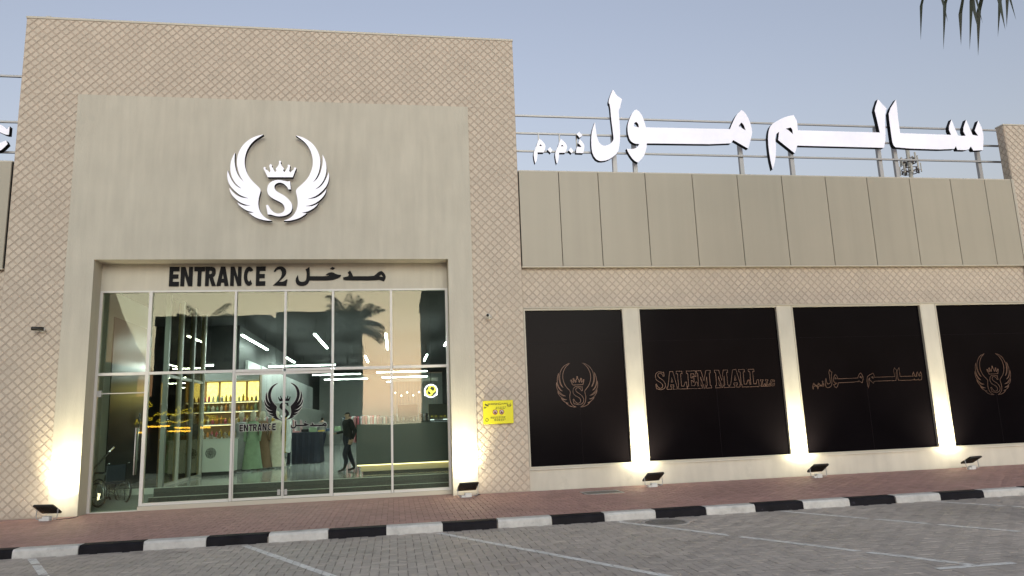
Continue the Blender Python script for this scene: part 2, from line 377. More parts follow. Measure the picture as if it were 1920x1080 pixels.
ZR = -.13                                  # top of the parking pavers
YK0, YK1 = -4.37, -4.12                    # kerb front, kerb back
MB().add([(-900,-900,ZR-.06),(900,-900,ZR-.06),(900,900,ZR-.06),(-900,900,ZR-.06)], [(0,1,2,3)]).build('ground', 'asphalt', kind='structure')
park = MB().box(-20, 26, -13.5, YK0+.02, ZR-.05, ZR-.014).build('parking_area', 'sand_joint', kind='structure')
pave = MB().box(-20, 26, YK1-.02, .3, -.10, -.014).build('pavement', 'bed_red', kind='structure')
LINES = []                                  # painted bay lines (quads in x,y)
dxy = .545
for k in range(-2, 6):
    xs = -2.32+3.0*k; y0 = YK0-.12; L = 4.75
    a = (xs, y0); b = (xs+dxy*L, y0-L)
    LINES.append([(a[0]-.06, a[1]), (b[0]-.06, b[1]), (b[0]+.06, b[1]), (a[0]+.06, a[1])])
    LINES.append([(b[0]-.48, b[1]-.10), (b[0]+.48, b[1]-.10), (b[0]+.48, b[1]), (b[0]-.48, b[1])])
lineMB = [MB() for _ in LINES]
def pavers(parent, u, x0, x1, y0, y1, ztop, mname, gap, th, hole=None):
    me = MB(); g = gap/2; b = .004
    def shape(w, h):
        q = MB(); i = [(-w,-h),(w,-h),(w,h),(-w,h)]
        q.add([(x, y, -th) for x, y in i]+[(x, y, -b) for x, y in i]+[(x-math.copysign(b, x), y-math.copysign(b, y), 0) for x, y in i],
              [(8,9,10,11)]+[(k, (k+1) % 4, 4+(k+1) % 4, 4+k) for k in range(4)]+[(4+k, 4+(k+1) % 4, 8+(k+1) % 4, 8+k) for k in range(4)])
        return q
    shp = {0: shape(u-g, u/2-g), 1: shape(u/2-g, u-g)}
    lst = []
    for i in range(int((x1-x0)/u)+1):
        for j in range(int((y1-y0)/u)+1):
            t = (i-j) % 4; X = x0+i*u; Y = y0+j*u
            if t == 0: c = (X+u, Y+u/2, 0); w, h = u, u/2
            elif t == 2: c = (X+u/2, Y, 1); w, h = u/2, u
            else: continue
            if c[0]-w < x0 or c[0]+w > x1 or c[1]-h < y0 or c[1]+h > y1: 
                # trim to the edge as cut stones
                p = clip_rect([(c[0]-w+g, c[1]-h+g), (c[0]+w-g, c[1]-h+g), (c[0]+w-g, c[1]+h-g), (c[0]-w+g, c[1]+h-g)], x0, x1, y0, y1)
                if p: 
                    n = len(p); me.add([(x, y, ztop-.001) for x, y in p]+[(x, y, ztop-th) for x, y in p], [tuple(range(n))]+[(k, n+k, n+(k+1) % n, (k+1) % n) for k in range(n)])
                continue
            if hole and hole(c[0], c[1]): continue
            lst.append(c)
    lst.sort(key=lambda c: (0 if in_view((c[0], c[1], ztop)) else 1, (Vector((c[0], c[1], ztop))-CAM).length))
    me2 = {k: s.mesh('paver', mname) for k, s in shp.items()}
    rnd = random.Random(3)
    for n, c in enumerate(lst):
        dz = rnd.uniform(-.0025, .0015)
        if n < 300: inst('paver', me2[c[2]], parent, (c[0], c[1], ztop+dz))
        else:
            s = shp[c[2]]; me.add([(v[0]+c[0], v[1]+c[1], v[2]+ztop+dz) for v in s.v], s.f)
        if mname == 'grey_paver':
            w, h = (u-.0025, u/2-.0025) if c[2] == 0 else (u/2-.0025, u-.0025)
            for q, lm in zip(LINES, lineMB):
                xs = [p[0] for p in q]; ys = [p[1] for p in q]
                if max(xs) < c[0]-w or min(xs) > c[0]+w or max(ys) < c[1]-h or min(ys) > c[1]+h: continue
                p = clip_rect(q, c[0]-w, c[0]+w, c[1]-h, c[1]+h)
                if p:
                    ar = sum(p[i][0]*p[(i+1) % len(p)][1]-p[(i+1) % len(p)][0]*p[i][1] for i in range(len(p)))
                    if ar < 0: p = p[::-1]
                    if rnd.random() < .97: lm.add([(x, y, ztop+dz+.003) for x, y in p], [tuple(range(len(p)))])
    me.build('paver_field', mname, parent, kind='stuff')
mh = gnd(1247, 979, ZR)
pavers(park, .115, -14, 18.5, -12.6, YK0-.012, ZR, 'grey_paver', .007, .03, lambda x, y: math.hypot(x-mh.x, y-mh.y) < .40)
gr = gnd(1135, 925, 0)
pavers(pave, .105, -14, 20.5, YK1+.004, -.02, 0, 'red_paver', .006, .03, lambda x, y: abs(x-4.42) < .42 and abs(y+1.05) < .30)
MB().box(-6.44, 1.27, -.02, .36, -.02, -.002).build('threshold_strip', 'red_paver', pave)
for q, lm in zip(LINES, lineMB):
    if lm.v: lm.build('bay_line', 'line_paint', park)
# kerb
kerb = MB().box(-20, 26, YK0+.03, YK1-.03, ZR-.12, -.05).build('kerb', 'sand_joint', kind='structure')
def kstone(mname):
    q = MB(); w = .4535; prof = [(YK0+.002, ZR-.05), (YK0+.012, -.035), (YK0+.035, -.006), (YK0+.05, 0), (YK1-.004, 0), (YK1-.004, ZR-.05)]
    n = len(prof); q.add([(-w, y, z) for y, z in prof]+[(w, y, z) for y, z in prof],
        [tuple(range(n)), tuple(range(2*n-1, n-1, -1))]+[(i, n+i, n+(i+1) % n, (i+1) % n) for i in range(n)])
    return q.mesh('kerbstone', mname)
kw, kb = kstone('kerb_white'), kstone('kerb_black')
for k in range(-12, 26):
    inst('kerbstone', kb if k % 2 == 0 else kw, kerb, (-4.73+.4575+.915*k, random.uniform(-.004, .004), random.uniform(-.004, .003)), (0, 0, random.uniform(-.003, .003)))
# manhole cover and drain grate
t = empty('manhole_cover', (mh.x, mh.y, ZR), label='round cast iron manhole cover set in the grey parking pavers', cat='manhole cover')
MB().lathe([(.41,-.04),(.41,.001),(.33,.003),(.33,-.01)], n=32).build('surround', 'concrete', t)
c = MB().lathe([(.325,-.03),(.325,.004),(.30,.006)], n=32).build('lid', 'iron', t)
q = MB()
for i in range(-4, 5):
    for j in range(-4, 5):
        if i*i+j*j < 19: q.box(i*.06-.018, i*.06+.018, j*.06-.018, j*.06+.018, .0, .011)
q.build('tread_stud', 'iron', c, kind='stuff')
t = empty('drain_grate', (4.42, -1.05, 0), label='rectangular steel access cover set flush in the red paving by the wall', cat='drain cover')
MB().box(-.42,.42,-.30,-.26,-.03,.004).box(-.42,.42,.26,.30,-.03,.004).box(-.42,-.38,-.26,.26,-.03,.004).box(.38,.42,-.26,.26,-.03,.004).build('frame', 'steel', t)
MB().box(-.375,.375,-.255,.255,-.03,.001).build('plate', 'iron', t)

# ================================================================== building
TX0, TX1, TZ = -8.25, 3.04, 11.12
PX0, PX1, PZ = -7.03, 1.85, 9.26
OX0, OX1, OZ = -6.46, 1.28, 5.41
GY = .45
B = empty('mall_building', (0, 0, 0), label='beige shopping mall with a tall diamond tiled entrance portal and black shop windows', cat='building')
def wallpart(name, m, *boxes, **k):
    q = MB()
    for b in boxes: q.box(*b)
    return q.build(name, m, k.get('parent', B))
tower = wallpart('portal_wall', 'joint', (TX0, PX0, .0, .42, -.05, PZ), (PX1, TX1, .0, .42, -.05, PZ), (TX0, TX1, .0, .42, PZ, TZ-.02))
wallpart('portal_coping', 'trim', (TX0-.012, TX1+.012, -.016, .45, TZ-.018, TZ+.03))
plaster = MB()
# plaster frame: recessed edges bevelled, opening cut out
b_ = .015
plaster.prism([[(PX0,-.05),(PX0,PZ),(PX1,PZ),(PX1,-.05),(OX1,-.05),(OX1,OZ),(OX0,OZ),(OX0,-.05)]], -.045, .40)
plaster = plaster.build('plaster_surround', 'plaster', B)
wallpart('header', 'plaster', (OX0+.002, OX1-.002, GY-.05, GY+.18, 4.79, OZ+.3))
wallpart('tower_body', 'plaster', (TX0+.1, TX1-.05, .46, 6.0, 5.9, TZ-.35))
wallpart('tower_flank', 'plaster', (TX0+.05, OX0-.22, .425, .9, -.05, 5.88))
wallpart('tower_flank', 'plaster', (OX1+.02, TX1-.02, .425, .9, -.05, 5.88))
# right wing
WY = .08
WX0, WX1 = 3.045, 16.99
CZ0, CZ1 = 5.23, 7.62
WINS = [(3.052, 5.54), (5.905, 9.60), (9.97, 13.66), (14.06, 16.97)]
WZ0, WZ1 = .49, 4.205
band = wallpart('band_wall', 'joint', (WX0, WX1, WY, .45, 4.24, CZ0+.05))
q = MB(); q.prism([[(WX0,-.05),(WX0,4.236),(WX1,4.236),(WX1,-.05)]]+[[(a,WZ0),(b,WZ0),(b,WZ1),(a,WZ1)] for a, b in WINS], WY-.02, .45)
shopwall = q.build('shop_wall', 'white_wall', B)
wallpart('wall_trim', 'trim', (WX0, WX1, WY-.055, WY-.022, 4.212, 4.236))
wallpart('wing_body', 'white_wall', (3.2, 22, .5, 7, -.05, 7.25))
# tower at the far right
T2X0, T2X1, T2Z = 16.995, 22.0, 9.27
tower2 = wallpart('end_portal_wall', 'joint', (T2X0, T2X1, 0, .26, -.05, T2Z-.02))
wallpart('end_portal_coping', 'trim', (T2X0-.01, T2X1, -.014, .275, T2Z-.018, T2Z+.02))
# left wing
LX0, LX1 = -14.0, TX0-.005
lband = wallpart('band_wall', 'joint', (LX0, LX1, WY, .45, 4.24, CZ0+.05))
q = MB(); q.prism([[(LX0,-.05),(LX0,4.236),(LX1,4.236),(LX1,-.05)], [(-12.3,WZ0),(-8.6,WZ0),(-8.6,WZ1),(-12.3,WZ1)]], WY-.02, .45)
q.build('shop_wall', 'white_wall', B)
wallpart('wall_trim', 'trim', (LX0, LX1, WY-.055, WY-.022, 4.212, 4.236))
wallpart('wing_body', 'white_wall', (LX0, -11.3, .5, 7, -.05, 7.25), (-11.3, LX1, .5, .9, -.05, 7.25))
# parapet cladding, one panel at a time
def cladding(xs, parent):
    back = MB().box(xs[0], xs[-1], -.012, .30, CZ0+.012, CZ1-.01).build('parapet_wall', 'seam', parent)
    for a, b in zip(xs[:-1], xs[1:]):
        q = MB(); q.bbox(-(b-a)/2+.008, (b-a)/2-.008, -(CZ1-CZ0)/2, (CZ1-CZ0)/2, 0, .035, .004)
        o = q.build('cladding_panel', 'cladding', back, loc=((a+b)/2, -.012, (CZ0+CZ1)/2)); o.rotation_euler = (R(90), 0, 0)
    MB().box(xs[0], xs[-1], -.03, .33, CZ1+.002, CZ1+.03).build('parapet_cap', 'trim', parent)
    MB().box(xs[0], xs[-1], -.05, .10, CZ0-.03, CZ0-.002).build('drip_edge', 'trim', parent)
cladding([3.055, 4.06, 5.07, 6.30, 7.56, 8.79, 10.03, 11.28, 12.49, 13.76, 15.0, 16.06, 16.90], B)
cladding([-13.9, -12.7, -11.5, -10.3, -9.1, -8.27], B)
MB().box(16.905, 16.935, -.055, .2, CZ0-.03, CZ1+.03).box(16.945, 16.985, -.05, -.012, CZ0-.6, CZ1+.03).build('cladding_end_trim', 'trim', B)

# diamond tiles: pitch .2 across, proud of the joint
PIT = .2
def tiles():
    regs = [(tower, TX0+.012, PX0-.004, .02, PZ, 0, 'y'), (tower, PX1+.004, TX1-.012, .02, PZ, 0, 'y'), (tower, TX0+.012, TX1-.012, PZ+.004, TZ-.03, 0, 'y'),
            (band, WX0+.01, WX1-.01, 4.25, CZ0-.035, WY, 'y'), (tower2, T2X0+.01, T2X1-.01, .02, T2Z-.03, 0, 'y'), (lband, LX0+.01, LX1-.01, 4.25, CZ0-.035, WY, 'y'),
            (tower2, .008, .25, .02, T2Z-.03, T2X0, 'x')]
    full = []; h = .078; hb = .071; pr = .010
    stuff = {}
    beads = {}
    def emit(mb, top, ax, d):
        n = len(top)
        if ax == 'y':
            mb.add([(a, d-pr, b) for a, b in top]+[(a, d+.001, b) for a, b in top], [tuple(range(n))]+[(k, n+k, n+(k+1) % n, (k+1) % n) for k in range(n)])
        else:
            mb.add([(d-pr, a, b) for a, b in top]+[(d+.001, a, b) for a, b in top], [tuple(reversed(range(n)))]+[(k, (k+1) % n, n+(k+1) % n, n+k) for k in range(n)])
    for par, x0, x1, z0, z1, d, ax in regs:
        mb = stuff.setdefault(par, MB()); bd = beads.setdefault(par, MB())
        for i in range(int(x0/PIT)-2, int(x1/PIT)+3):
            for j in range(int(z0/PIT*2)-2, int(z1/PIT*2)+3):
                cx = (i+.5*(j % 2))*PIT; cz = j*PIT/2
                p = [(cx-h, cz), (cx, cz-h), (cx+h, cz), (cx, cz+h)]
                if cx+h < x0 or cx-h > x1 or cz+h < z0 or cz-h > z1: continue
                if ax == 'y' and cx-h >= x0 and cx+h <= x1 and cz-h >= z0 and cz+h <= z1: full.append((par, cx, cz, d)); continue
                p = clip_rect(p, x0, x1, z0, z1)
                if p: emit(mb, p, ax, d)
        # beads in the joints
        if ax == 'y':
            for sg in (1, -1):
                k0 = int((min(x0-sg*z0, x0-sg*z1, x1-sg*z0, x1-sg*z1))/PIT)-1
                k1 = int((max(x0-sg*z0, x0-sg*z1, x1-sg*z0, x1-sg*z1))/PIT)+2
                for k in range(k0, k1):
                    c0 = (k+.5)*PIT; wd = .006
                    za, zb = z0-1, z1+1
                    p = [(c0+sg*za-wd, za), (c0+sg*za+wd, za), (c0+sg*zb+wd, zb), (c0+sg*zb-wd, zb)]
                    p = clip_rect(p, x0, x1, z0, z1)
                    if len(p) > 2:
                        n = len(p); bd.add([(a, d-.004, b) for a, b in p], [tuple(range(n))])
    s = MB(); pts = [(-1,0),(0,-1),(1,0),(0,1)]
    s.add([(a*h, .001, b*h) for a, b in pts]+[(a*h, -pr+.004, b*h) for a, b in pts]+[(a*hb, -pr, b*hb) for a, b in pts],
          [(8,9,10,11)]+[(k, (k+1) % 4, 4+(k+1) % 4, 4+k) for k in range(4)]+[(4+k, 4+(k+1) % 4, 8+(k+1) % 4, 8+k) for k in range(4)])
    me = s.mesh('diamond_tile', 'tile')
    full.sort(key=lambda c: (0 if in_view((c[1], c[3], c[2])) else 1, (Vector((c[1], c[3], c[2]))-CAM).length))
    for n, (par, cx, cz, d) in enumerate(full):
        if n < 300: inst('diamond_tile', me, par, (cx, d, cz))
        else: stuff[par].add([(v[0]+cx, v[1]+d, v[2]+cz) for v in s.v], s.f)
    for par, mb in stuff.items(): mb.build('diamond_tile_field', 'tile', par, kind='stuff')
    for par, mb in beads.items(): mb.build('joint_bead', 'bead', par, kind='stuff')
tiles()

# shop windows
def shop_window(a, b):
    q = MB(); f = .038; y0, y1 = WY-.028, WY+.12
    q.prism([[(a+.003,WZ0+.003),(a+.003,WZ1-.003),(b-.003,WZ1-.003),(b-.003,WZ0+.003)], [(a+f,WZ0+f),(b-f,WZ0+f),(b-f,WZ1-f),(a+f,WZ1-f)]], y0, y1)
    o = q.build('shop_window', 'trim', B)
    MB().box(a+f-.01, b-f+.01, WY+.045, WY+.06, WZ0+f-.01, WZ1-f+.01).build('pane', 'film', o)
    m_ = (a+b)/2+.05
    MB().box(m_-.004, m_+.004, WY+.042, WY+.0445, WZ0+f, WZ0+1.75).box(a+f, b-f, WY+.042, WY+.0445, 3.38, 3.386).build('film_joint', 'film_seam', o)
    MB().box(a-.01, b+.01, WY-.06, WY-.021, WZ0-.035, WZ0-.002).build('sill', 'white_wall', o)
    return o
wins = [shop_window(a, b) for a, b in WINS]
shop_window(-12.3, -8.6)
YF = WY+.040
def copper(parent, loops, wd, name):
    q = MB()
    for lp in loops: q.outline(lp, wd, YF-.004, YF+.004)
    return q.build(name, 'copper', parent)
def win_emblem(o, l, r_, t, bt):
    x0 = fx(l, (t+bt)/2, YF)[0]; x1 = fx(r_, (t+bt)/2, YF)[0]; z1 = fx((l+r_)/2, t, YF)[1]; z0 = fx((l+r_)/2, bt, YF)[1]
    copper(o, emblem((x0+x1)/2, (z0+z1)/2, x1-x0, z1-z0), .008, 'emblem_outline')
win_emblem(wins[0], 1043, 1121, 681, 763); win_emblem(wins[3], 1828, 1895, 663, 740)
C4 = (1215, 680, 7.68)
zt4 = fx(1215+1000/7.68, 680+108/7.68, YF)[1]; zb4 = fx(1215+1000/7.68, 680+362/7.68, YF)[1]
for k, a, b in [('sS',105,245),('sA',265,425),('sL',412,552),('sE',560,705),('sM',705,905),('sM',965,1155),('sA',1168,1345),('sL',1315,1455),('sL',1455,1590)]:
    x0 = fx(1215+a/7.68, 711, YF)[0]; x1 = fx(1215+b/7.68, 711, YF)[0]
    copper(wins[1], glyph(k, x0, x1, zb4, zt4), .008, 'letter_outline')
for k, a, b in [('sL',1622,1690),('sL',1695,1755),('sC',1762,1828)]:
    x0 = fx(1215+a/7.68, 720, YF)[0]; x1 = fx(1215+b/7.68, 720, YF)[0]
    copper(wins[1], glyph(k, x0, x1, zb4, zb4+(zt4-zb4)*.38), .007, 'letter_outline')
# the roof lettering again, small, on the third window
big = ar_loops(.4)
bx0 = min(p[0] for L in big for p in L[0]); bx1 = max(p[0] for L in big for p in L[0]); bz0 = min(p[1] for L in big for p in L[0]); bz1 = max(p[1] for L in big for p in L[0])
wx0 = fx(1522, 712, YF)[0]; wx1 = fx(1728, 703, YF)[0]; wz0 = fx(1625, 727, YF)[1]; wz1 = fx(1625, 691, YF)[1]
for L in big:
    copper(wins[2], [[(wx0+(a-bx0)/(bx1-bx0)*(wx1-wx0), wz0+(b-bz0)/(bz1-bz0)*(wz1-wz0)) for a, b in lp] for lp in L], .008, 'letter_outline')

# ================================================================== signs on the facade
t = empty('emblem_sign', (ecx, -.045, ecz), label='white winged emblem with crown and letter S on the plaster above the entrance', cat='emblem')
for nm, lp in zip(('wing', 'wing', 'crown', 'letter'), emblem(0, 0, ewd, zt-zb)):
    MB().prism([lp], -.17, -.05, 0, 1).build(nm, ['sign_white', 'sign_black'], t)
    cx = sum(p[0] for p in lp)/len(lp); cz = sum(p[1] for p in lp)/len(lp)
q = MB()
for a, b in ((-.33, -.1), (.33, -.1), (-.30, -.3), (.30, -.3), (0, .12), (.05, -.22), (-.04, -.12)): q.tube([(a*ewd, -.055, b*ewd), (a*ewd, .02, b*ewd)], .012, 6)
q.build('standoff_pin', 'sign_black', t)
# ENTRANCE 2 over the glazing
YH = GY-.05
t = empty('entrance_lettering', (0, YH, 0), label='black raised lettering ENTRANCE 2 with Arabic on the header over the glass front', cat='lettering')
ez1 = fx(400, 500, YH-.03)[1]; ez0 = fx(400, 536, YH-.03)[1]
def hx(a): return fx(300+a/4.364, 518, YH-.03)[0]
for k, a, b in ENT: MB().prism(glyph(k, hx(a), hx(b), ez0, ez1), -.03, .004).build('letter', 'sign_black', t)
MB().prism([smooth(crop(*HD, TWO, YH-.03), 1)], -.03, .004).build('numeral', 'sign_black', t)
for L in MADKHAL: MB().prism([smooth(crop(*HD, lp, YH-.03), 1) for lp in L], -.03, .004).build('letter', 'sign_black', t)

# ================================================================== roof sign
YS = .40
frame = empty('sign_frame', (10, .56, 7.25), label='grey steel rail frame on the roof behind the white Arabic letters', cat='sign frame')
def fpart(q, name, par, m='steel'):
    o = q.build(name, m); o.parent = par; o.location = -Vector(par.location); return o
for z in (9.35, 8.87, 8.385): fpart(MB().box(3.0, 17.6, .56, .61, z-.022, z+.022), 'rail', frame)
for px, py, top in [(1153,300,8.9), (1192,310,8.9), (1391,300,9.35), (1486,300,9.35), (1650,290,9.35), (1680,290,9.35), (1837,300,9.35)]:
    x = fx(px, py, .6)[0]; fpart(MB().box(x-.055, x+.055, .615, .70, 7.25, top), 'post', frame)
for px in (1010, 1049, 1081):
    x = fx(px, 270, .56)[0]; fpart(MB().box(x-.016, x+.016, .535, .559, 8.40, 8.87), 'hanger', frame)
rs = empty('roof_sign', (10, YS, 8.3), label='large white Arabic letters with black sides standing above the right wing parapet', cat='sign')
for L in big: fpart(MB().prism(L, YS, YS+.13, 0, 1), 'letter', rs, ['sign_white', 'sign_black'])
# left wing frame and its last letter
frame2 = empty('sign_frame', (-10, .56, 7.25), label='grey steel rail frame on the roof behind the white Latin letter', cat='sign frame')
for py in (142, 228, 285):
    z = fx(20, py, .56)[1]; fpart(MB().box(-14.0, -8.0, .56, .61, z-.022, z+.022), 'rail', frame2)
for x in (-13.2, -11.0, -9.4): fpart(MB().box(x-.055, x+.055, .615, .70, 7.25, fx(20, 142, .56)[1]), 'post', frame2)
cz0 = fx(8, 286, YS)[1]; cz1 = fx(8, 232, YS)[1]; cx1 = fx(18, 258, YS)[0]
cs = empty('roof_letter', (cx1-.35, YS, cz0), label='white serif letter C with black sides above the left wing parapet', cat='sign')
fpart(MB().prism([smooth(glyph('sC', cx1-.68, cx1, cz0, cz1)[0], 1)], YS, YS+.13, 0, 1), 'letter', cs, ['sign_white', 'sign_black'])

# ================================================================== entrance glazing
GZ0, GZT, GZ1 = .09, 2.93, 4.75
MX = [-6.44, -5.40, -3.57, -2.47, -1.40, -.06, 1.26]
gl = empty('x', (0,0,0)); bpy.data.objects.remove(gl)
def mull(x, z0, z1, w=.05, name='mullion', y0=GY-.05, y1=GY+.06): return MB().box(x-w/2, x+w/2, y0, y1, z0, z1).build(name, 'alu', B)
MB().box(MX[0]-.02, MX[-1]+.02, GY-.048, GY+.07, GZ1, GZ1+.045).build('head_rail', 'alu', B)
for i, x in enumerate(MX):
    if i == 3:
        mull(x, GZT+.03, GZ1-.002)
    else: mull(x, (0.0 if i == 0 else GZ0+.002), GZ1-.002, .07 if i in (0, 1, 6) else .05)
for i in range(6):
    a, b = MX[i], MX[i+1]; l_, r_ = a+.036, b-.036
    MB().box(l_, r_, GY-.045, GY+.055, GZT-.03, GZT+.03).build('transom', 'alu', B)
    MB().box(l_-.01, r_+.01, GY, GY+.012, GZT+.03, GZ1).build('glass_pane', 'glass', B)
    if i in (1, 4, 5):
        MB().box(l_, r_, GY-.045, GY+.055, GZ0, GZ0+.06).build('bottom_rail', 'alu', B)
        MB().box(l_-.01, r_+.01, GY, GY+.012, GZ0+.06, GZT-.03).build('glass_pane', 'glass', B)
MB().box(-5.435, 1.275, GY-.12, GY+.10, .0, GZ0-.002).build('stone_sill', 'trim', B)
MB().box(-6.45, -5.437, GY-.06, GY+.10, -.02, .012).build('door_sill', 'alu', B)
# pair of sliding doors with vinyl emblem, and the single door of the ramp
def door(a, b, z0, z1, hside, parent=B):
    q = MB(); f = .022
    q.prism([[(a,z0),(a,z1),(b,z1),(b,z0)], [(a+f,z0+.05),(b-f,z0+.05),(b-f,z1-.06),(a+f,z1-.06)]], GY-.02, GY+.03)
    o = q.build('door', 'alu', parent)
    MB().box(a+f-.004, b-f+.004, GY, GY+.012, z0+.045, z1-.055).build('glass_pane', 'glass', o)
    return o
dl = door(MX[2]+.03, MX[3]-.004, GZ0+.005, GZT-.035, 1); dr = door(MX[3]+.004, MX[4]-.03, GZ0+.005, GZT-.035, -1)
for d, s in ((dl, -1), (dr, 1)):
    x = MX[3]+s*.075; MB().box(x-.03, x+.03, GY-.03, GY-.0205, GZ0+.08, GZ0+.20).build('floor_lock', 'steel', d)
dw = MB().box(MX[0]+.04, MX[1]-.04, GY, GY+.012, .015, GZT-.035).build('door', 'glass', B)
MB().box(MX[0]+.03, MX[1]-.03, GY-.015, GY+.027, 2.50, 2.52).build('hinge_rail', 'steel', dw)
MB().box(MX[0]+.0, MX[0]+.12, GY-.02, GY+.03, 2.44, 2.58).build('hinge', 'steel', dw)
for yy in (GY-.06, GY+.07):
    MB().tube([(MX[1]-.16, yy, .75), (MX[1]-.16, yy, 1.75)], .014, 8).build('handle', 'steel', dw)
YD = GY-.006
# emblem across the two leaves
x0 = fx(495.6, 752, YD)[0]; x1 = fx(568.5, 752, YD)[0]; z1 = fx(532, 718, YD)[1]; z0 = fx(532, 787, YD)[1]
for side, d in ((-1, dl), (1, dr)):
    q = MB(); qe = MB()
    for lp in emblem((x0+x1)/2, (z0+z1)/2, x1-x0, z1-z0):
        xa, xb = (-9, MX[3]-.006) if side < 0 else (MX[3]+.006, 9)
        q_ = []
        k = lp
        inside = [p for p in lp if xa <= p[0] <= xb]
        if len(inside) == len(lp): q.prism([lp], YD-.002, YD); qe.outline(lp, .014, YD-.001, YD+.001)
        elif inside:
            c_ = clip_half(lp, side*-1, 0, -side*(xa if side > 0 else xb))
            if len(c_) > 2: q.prism([c_], YD-.002, YD)
    q.build('emblem_decal', 'decal_black', d); qe.build('emblem_decal_edge', 'decal_edge', d)
q = MB(); qe = MB()
zz1 = fx(483, 795, YD)[1]; zz0 = fx(483, 808, YD)[1]
for k, a, b in ENT:
    s0 = fx(449+(a-75)/(862-75)*68, 801, YD)[0]; s1 = fx(449+(b-75)/(862-75)*68, 801, YD)[0]
    for i, lp in enumerate(glyph(k, s0, s1, zz0, zz1)): qe.outline(lp, .012, YD-.001, YD+.001)
    q.prism(glyph(k, s0, s1, zz0, zz1), YD-.003, YD-.0012)
q.build('word_decal', 'decal_black', dl); qe.build('word_decal_edge', 'decal_edge', dl)
q = MB(); qe = MB()
for L in MADKHAL:
    lo = [smooth([fx(545+(a-1108)/(1850-1108)*68, 789+(b-88)/(246-88)*15, YD) for a, b in lp], 1) for lp in L]
    q.prism(lo, YD-.003, YD-.0012); qe.outline(lo[0], .012, YD-.001, YD+.001)
q.build('word_decal', 'decal_black', dr); qe.build('word_decal_edge', 'decal_edge', dr)

# ================================================================== interior of the store
mat('floor_tile', (.58, .60, .57), .10, noise=[(1.2, .06)])
mat('granite', (.055, .06, .058), .25, noise=(20, .25))
mat('nosing', (.45, .45, .42), .4)
mat('ramp', (.26, .28, .265), .35, noise=(2, .06))
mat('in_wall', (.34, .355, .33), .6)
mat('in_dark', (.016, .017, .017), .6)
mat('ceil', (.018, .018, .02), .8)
mat('black_door', (.010, .010, .014), .3)
mat('panel_grey', (.40, .41, .40), .45)
mat('tube', (.9, .9, .9), .4, emit=(.92, 1.0, .97), es=62)
mat('desk', (.045, .055, .055), .35)
mat('desk_led', (.9, .8, .5), .4, emit=(1.0, .80, .38), es=3.2)
mat('desk_base', (.36, .31, .22), .5)
mat('counter_white', (.66, .68, .63), .35)
mat('shelf_glow', (.8, .7, .3), .5, emit=(1.0, .74, .20), es=2.2, noise=(9, .5))
mat('wood', (.30, .2, .1), .5)
mat('navy', (.012, .014, .03), .7)
mat('skin', (.42, .27, .19), .5)
mat('hair', (.012, .01, .009), .6)
mat('chrome', (.55, .56, .57), .2, metal=.9)
mat('rubber', (.015, .015, .015), .7)
mat('vinyl_blue', (.02, .03, .05), .5)
mat('neon_yellow', (.9, .8, .1), .5, emit=(1.0, .80, .05), es=5)
mat('neon_purple', (.8, .7, .9), .5, emit=(.85, .75, 1.0), es=3)
mat('lightbox', (.8, .85, .85), .5, emit=(.85, .95, 1.0), es=1.6)
mat('strip_orange', (.9, .5, .1), .5, emit=(1.0, .55, .06), es=22)
mat('bulb', (.9, .85, .7), .5, emit=(1.0, .9, .7), es=14)
cloths = []
for nm, c in [('beige', (.52, .43, .30)), ('orange', (.62, .26, .07)), ('mustard', (.50, .34, .06)), ('pink', (.55, .27, .28)), ('sage', (.25, .34, .22)), ('cream', (.62, .56, .45)),
              ('grey', (.3, .3, .3)), ('black', (.012, .012, .014)), ('rose', (.5, .12, .14)), ('white', (.7, .7, .68)), ('brown', (.2, .12, .07)), ('denim', (.06, .09, .16))]:
    mat('cloth_'+nm, c, .85, noise=(8, .12)); cloths.append('cloth_'+nm)
FZ = .38
def st(name, m, *boxes):
    q = MB()
    for b in boxes: q.box(*b)
    return q.build(name, m, kind='structure')
D2 = 34.0
lob = st('lobby_floor', 'granite', (-5.44, 1.9, .552, 1.05, -.05, .055))
fl = st('floor', 'floor_tile', (-9.0, 3.3, 1.62, D2, .2, FZ))
MB().box(-5.44, 3.3, 1.052, 1.62, -.05, .20).build('step', 'granite', fl)
MB().box(-5.44, 3.3, 1.40, 1.618, .201, FZ-.004).build('step', 'granite', fl)
MB().box(-5.44, 3.3, 1.042, 1.08, .202, .215).build('step_nosing', 'nosing', fl)
MB().box(-5.44, 3.3, 1.388, 1.43, FZ-.002, FZ+.008).build('step_nosing', 'nosing', fl)
q = MB(); q.add([(-6.62,.56,-.04),(-5.45,.56,-.04),(-5.45,2.3,.2),(-6.62,2.3,.2),(-6.62,.56,.02),(-5.45,.56,.02),(-5.45,2.3,FZ+.002),(-6.62,2.3,FZ+.002)],
   [(0,3,2,1),(4,5,6,7),(0,1,5,4),(1,2,6,5),(2,3,7,6),(3,0,4,7)]); q.build('ramp', 'ramp', kind='structure')
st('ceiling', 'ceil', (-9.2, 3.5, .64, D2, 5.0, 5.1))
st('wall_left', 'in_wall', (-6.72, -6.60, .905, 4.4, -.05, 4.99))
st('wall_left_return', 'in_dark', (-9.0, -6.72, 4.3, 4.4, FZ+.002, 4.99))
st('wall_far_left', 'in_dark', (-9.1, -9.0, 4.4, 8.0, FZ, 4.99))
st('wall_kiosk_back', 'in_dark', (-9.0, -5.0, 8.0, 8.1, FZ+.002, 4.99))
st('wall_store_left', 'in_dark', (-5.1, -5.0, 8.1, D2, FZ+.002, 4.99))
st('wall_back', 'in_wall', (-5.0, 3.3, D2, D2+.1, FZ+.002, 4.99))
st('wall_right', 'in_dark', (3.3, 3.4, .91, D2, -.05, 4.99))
st('lobby_wall_right', 'in_wall', (1.95, 3.28, .91, 1.04, -.05, 4.98))
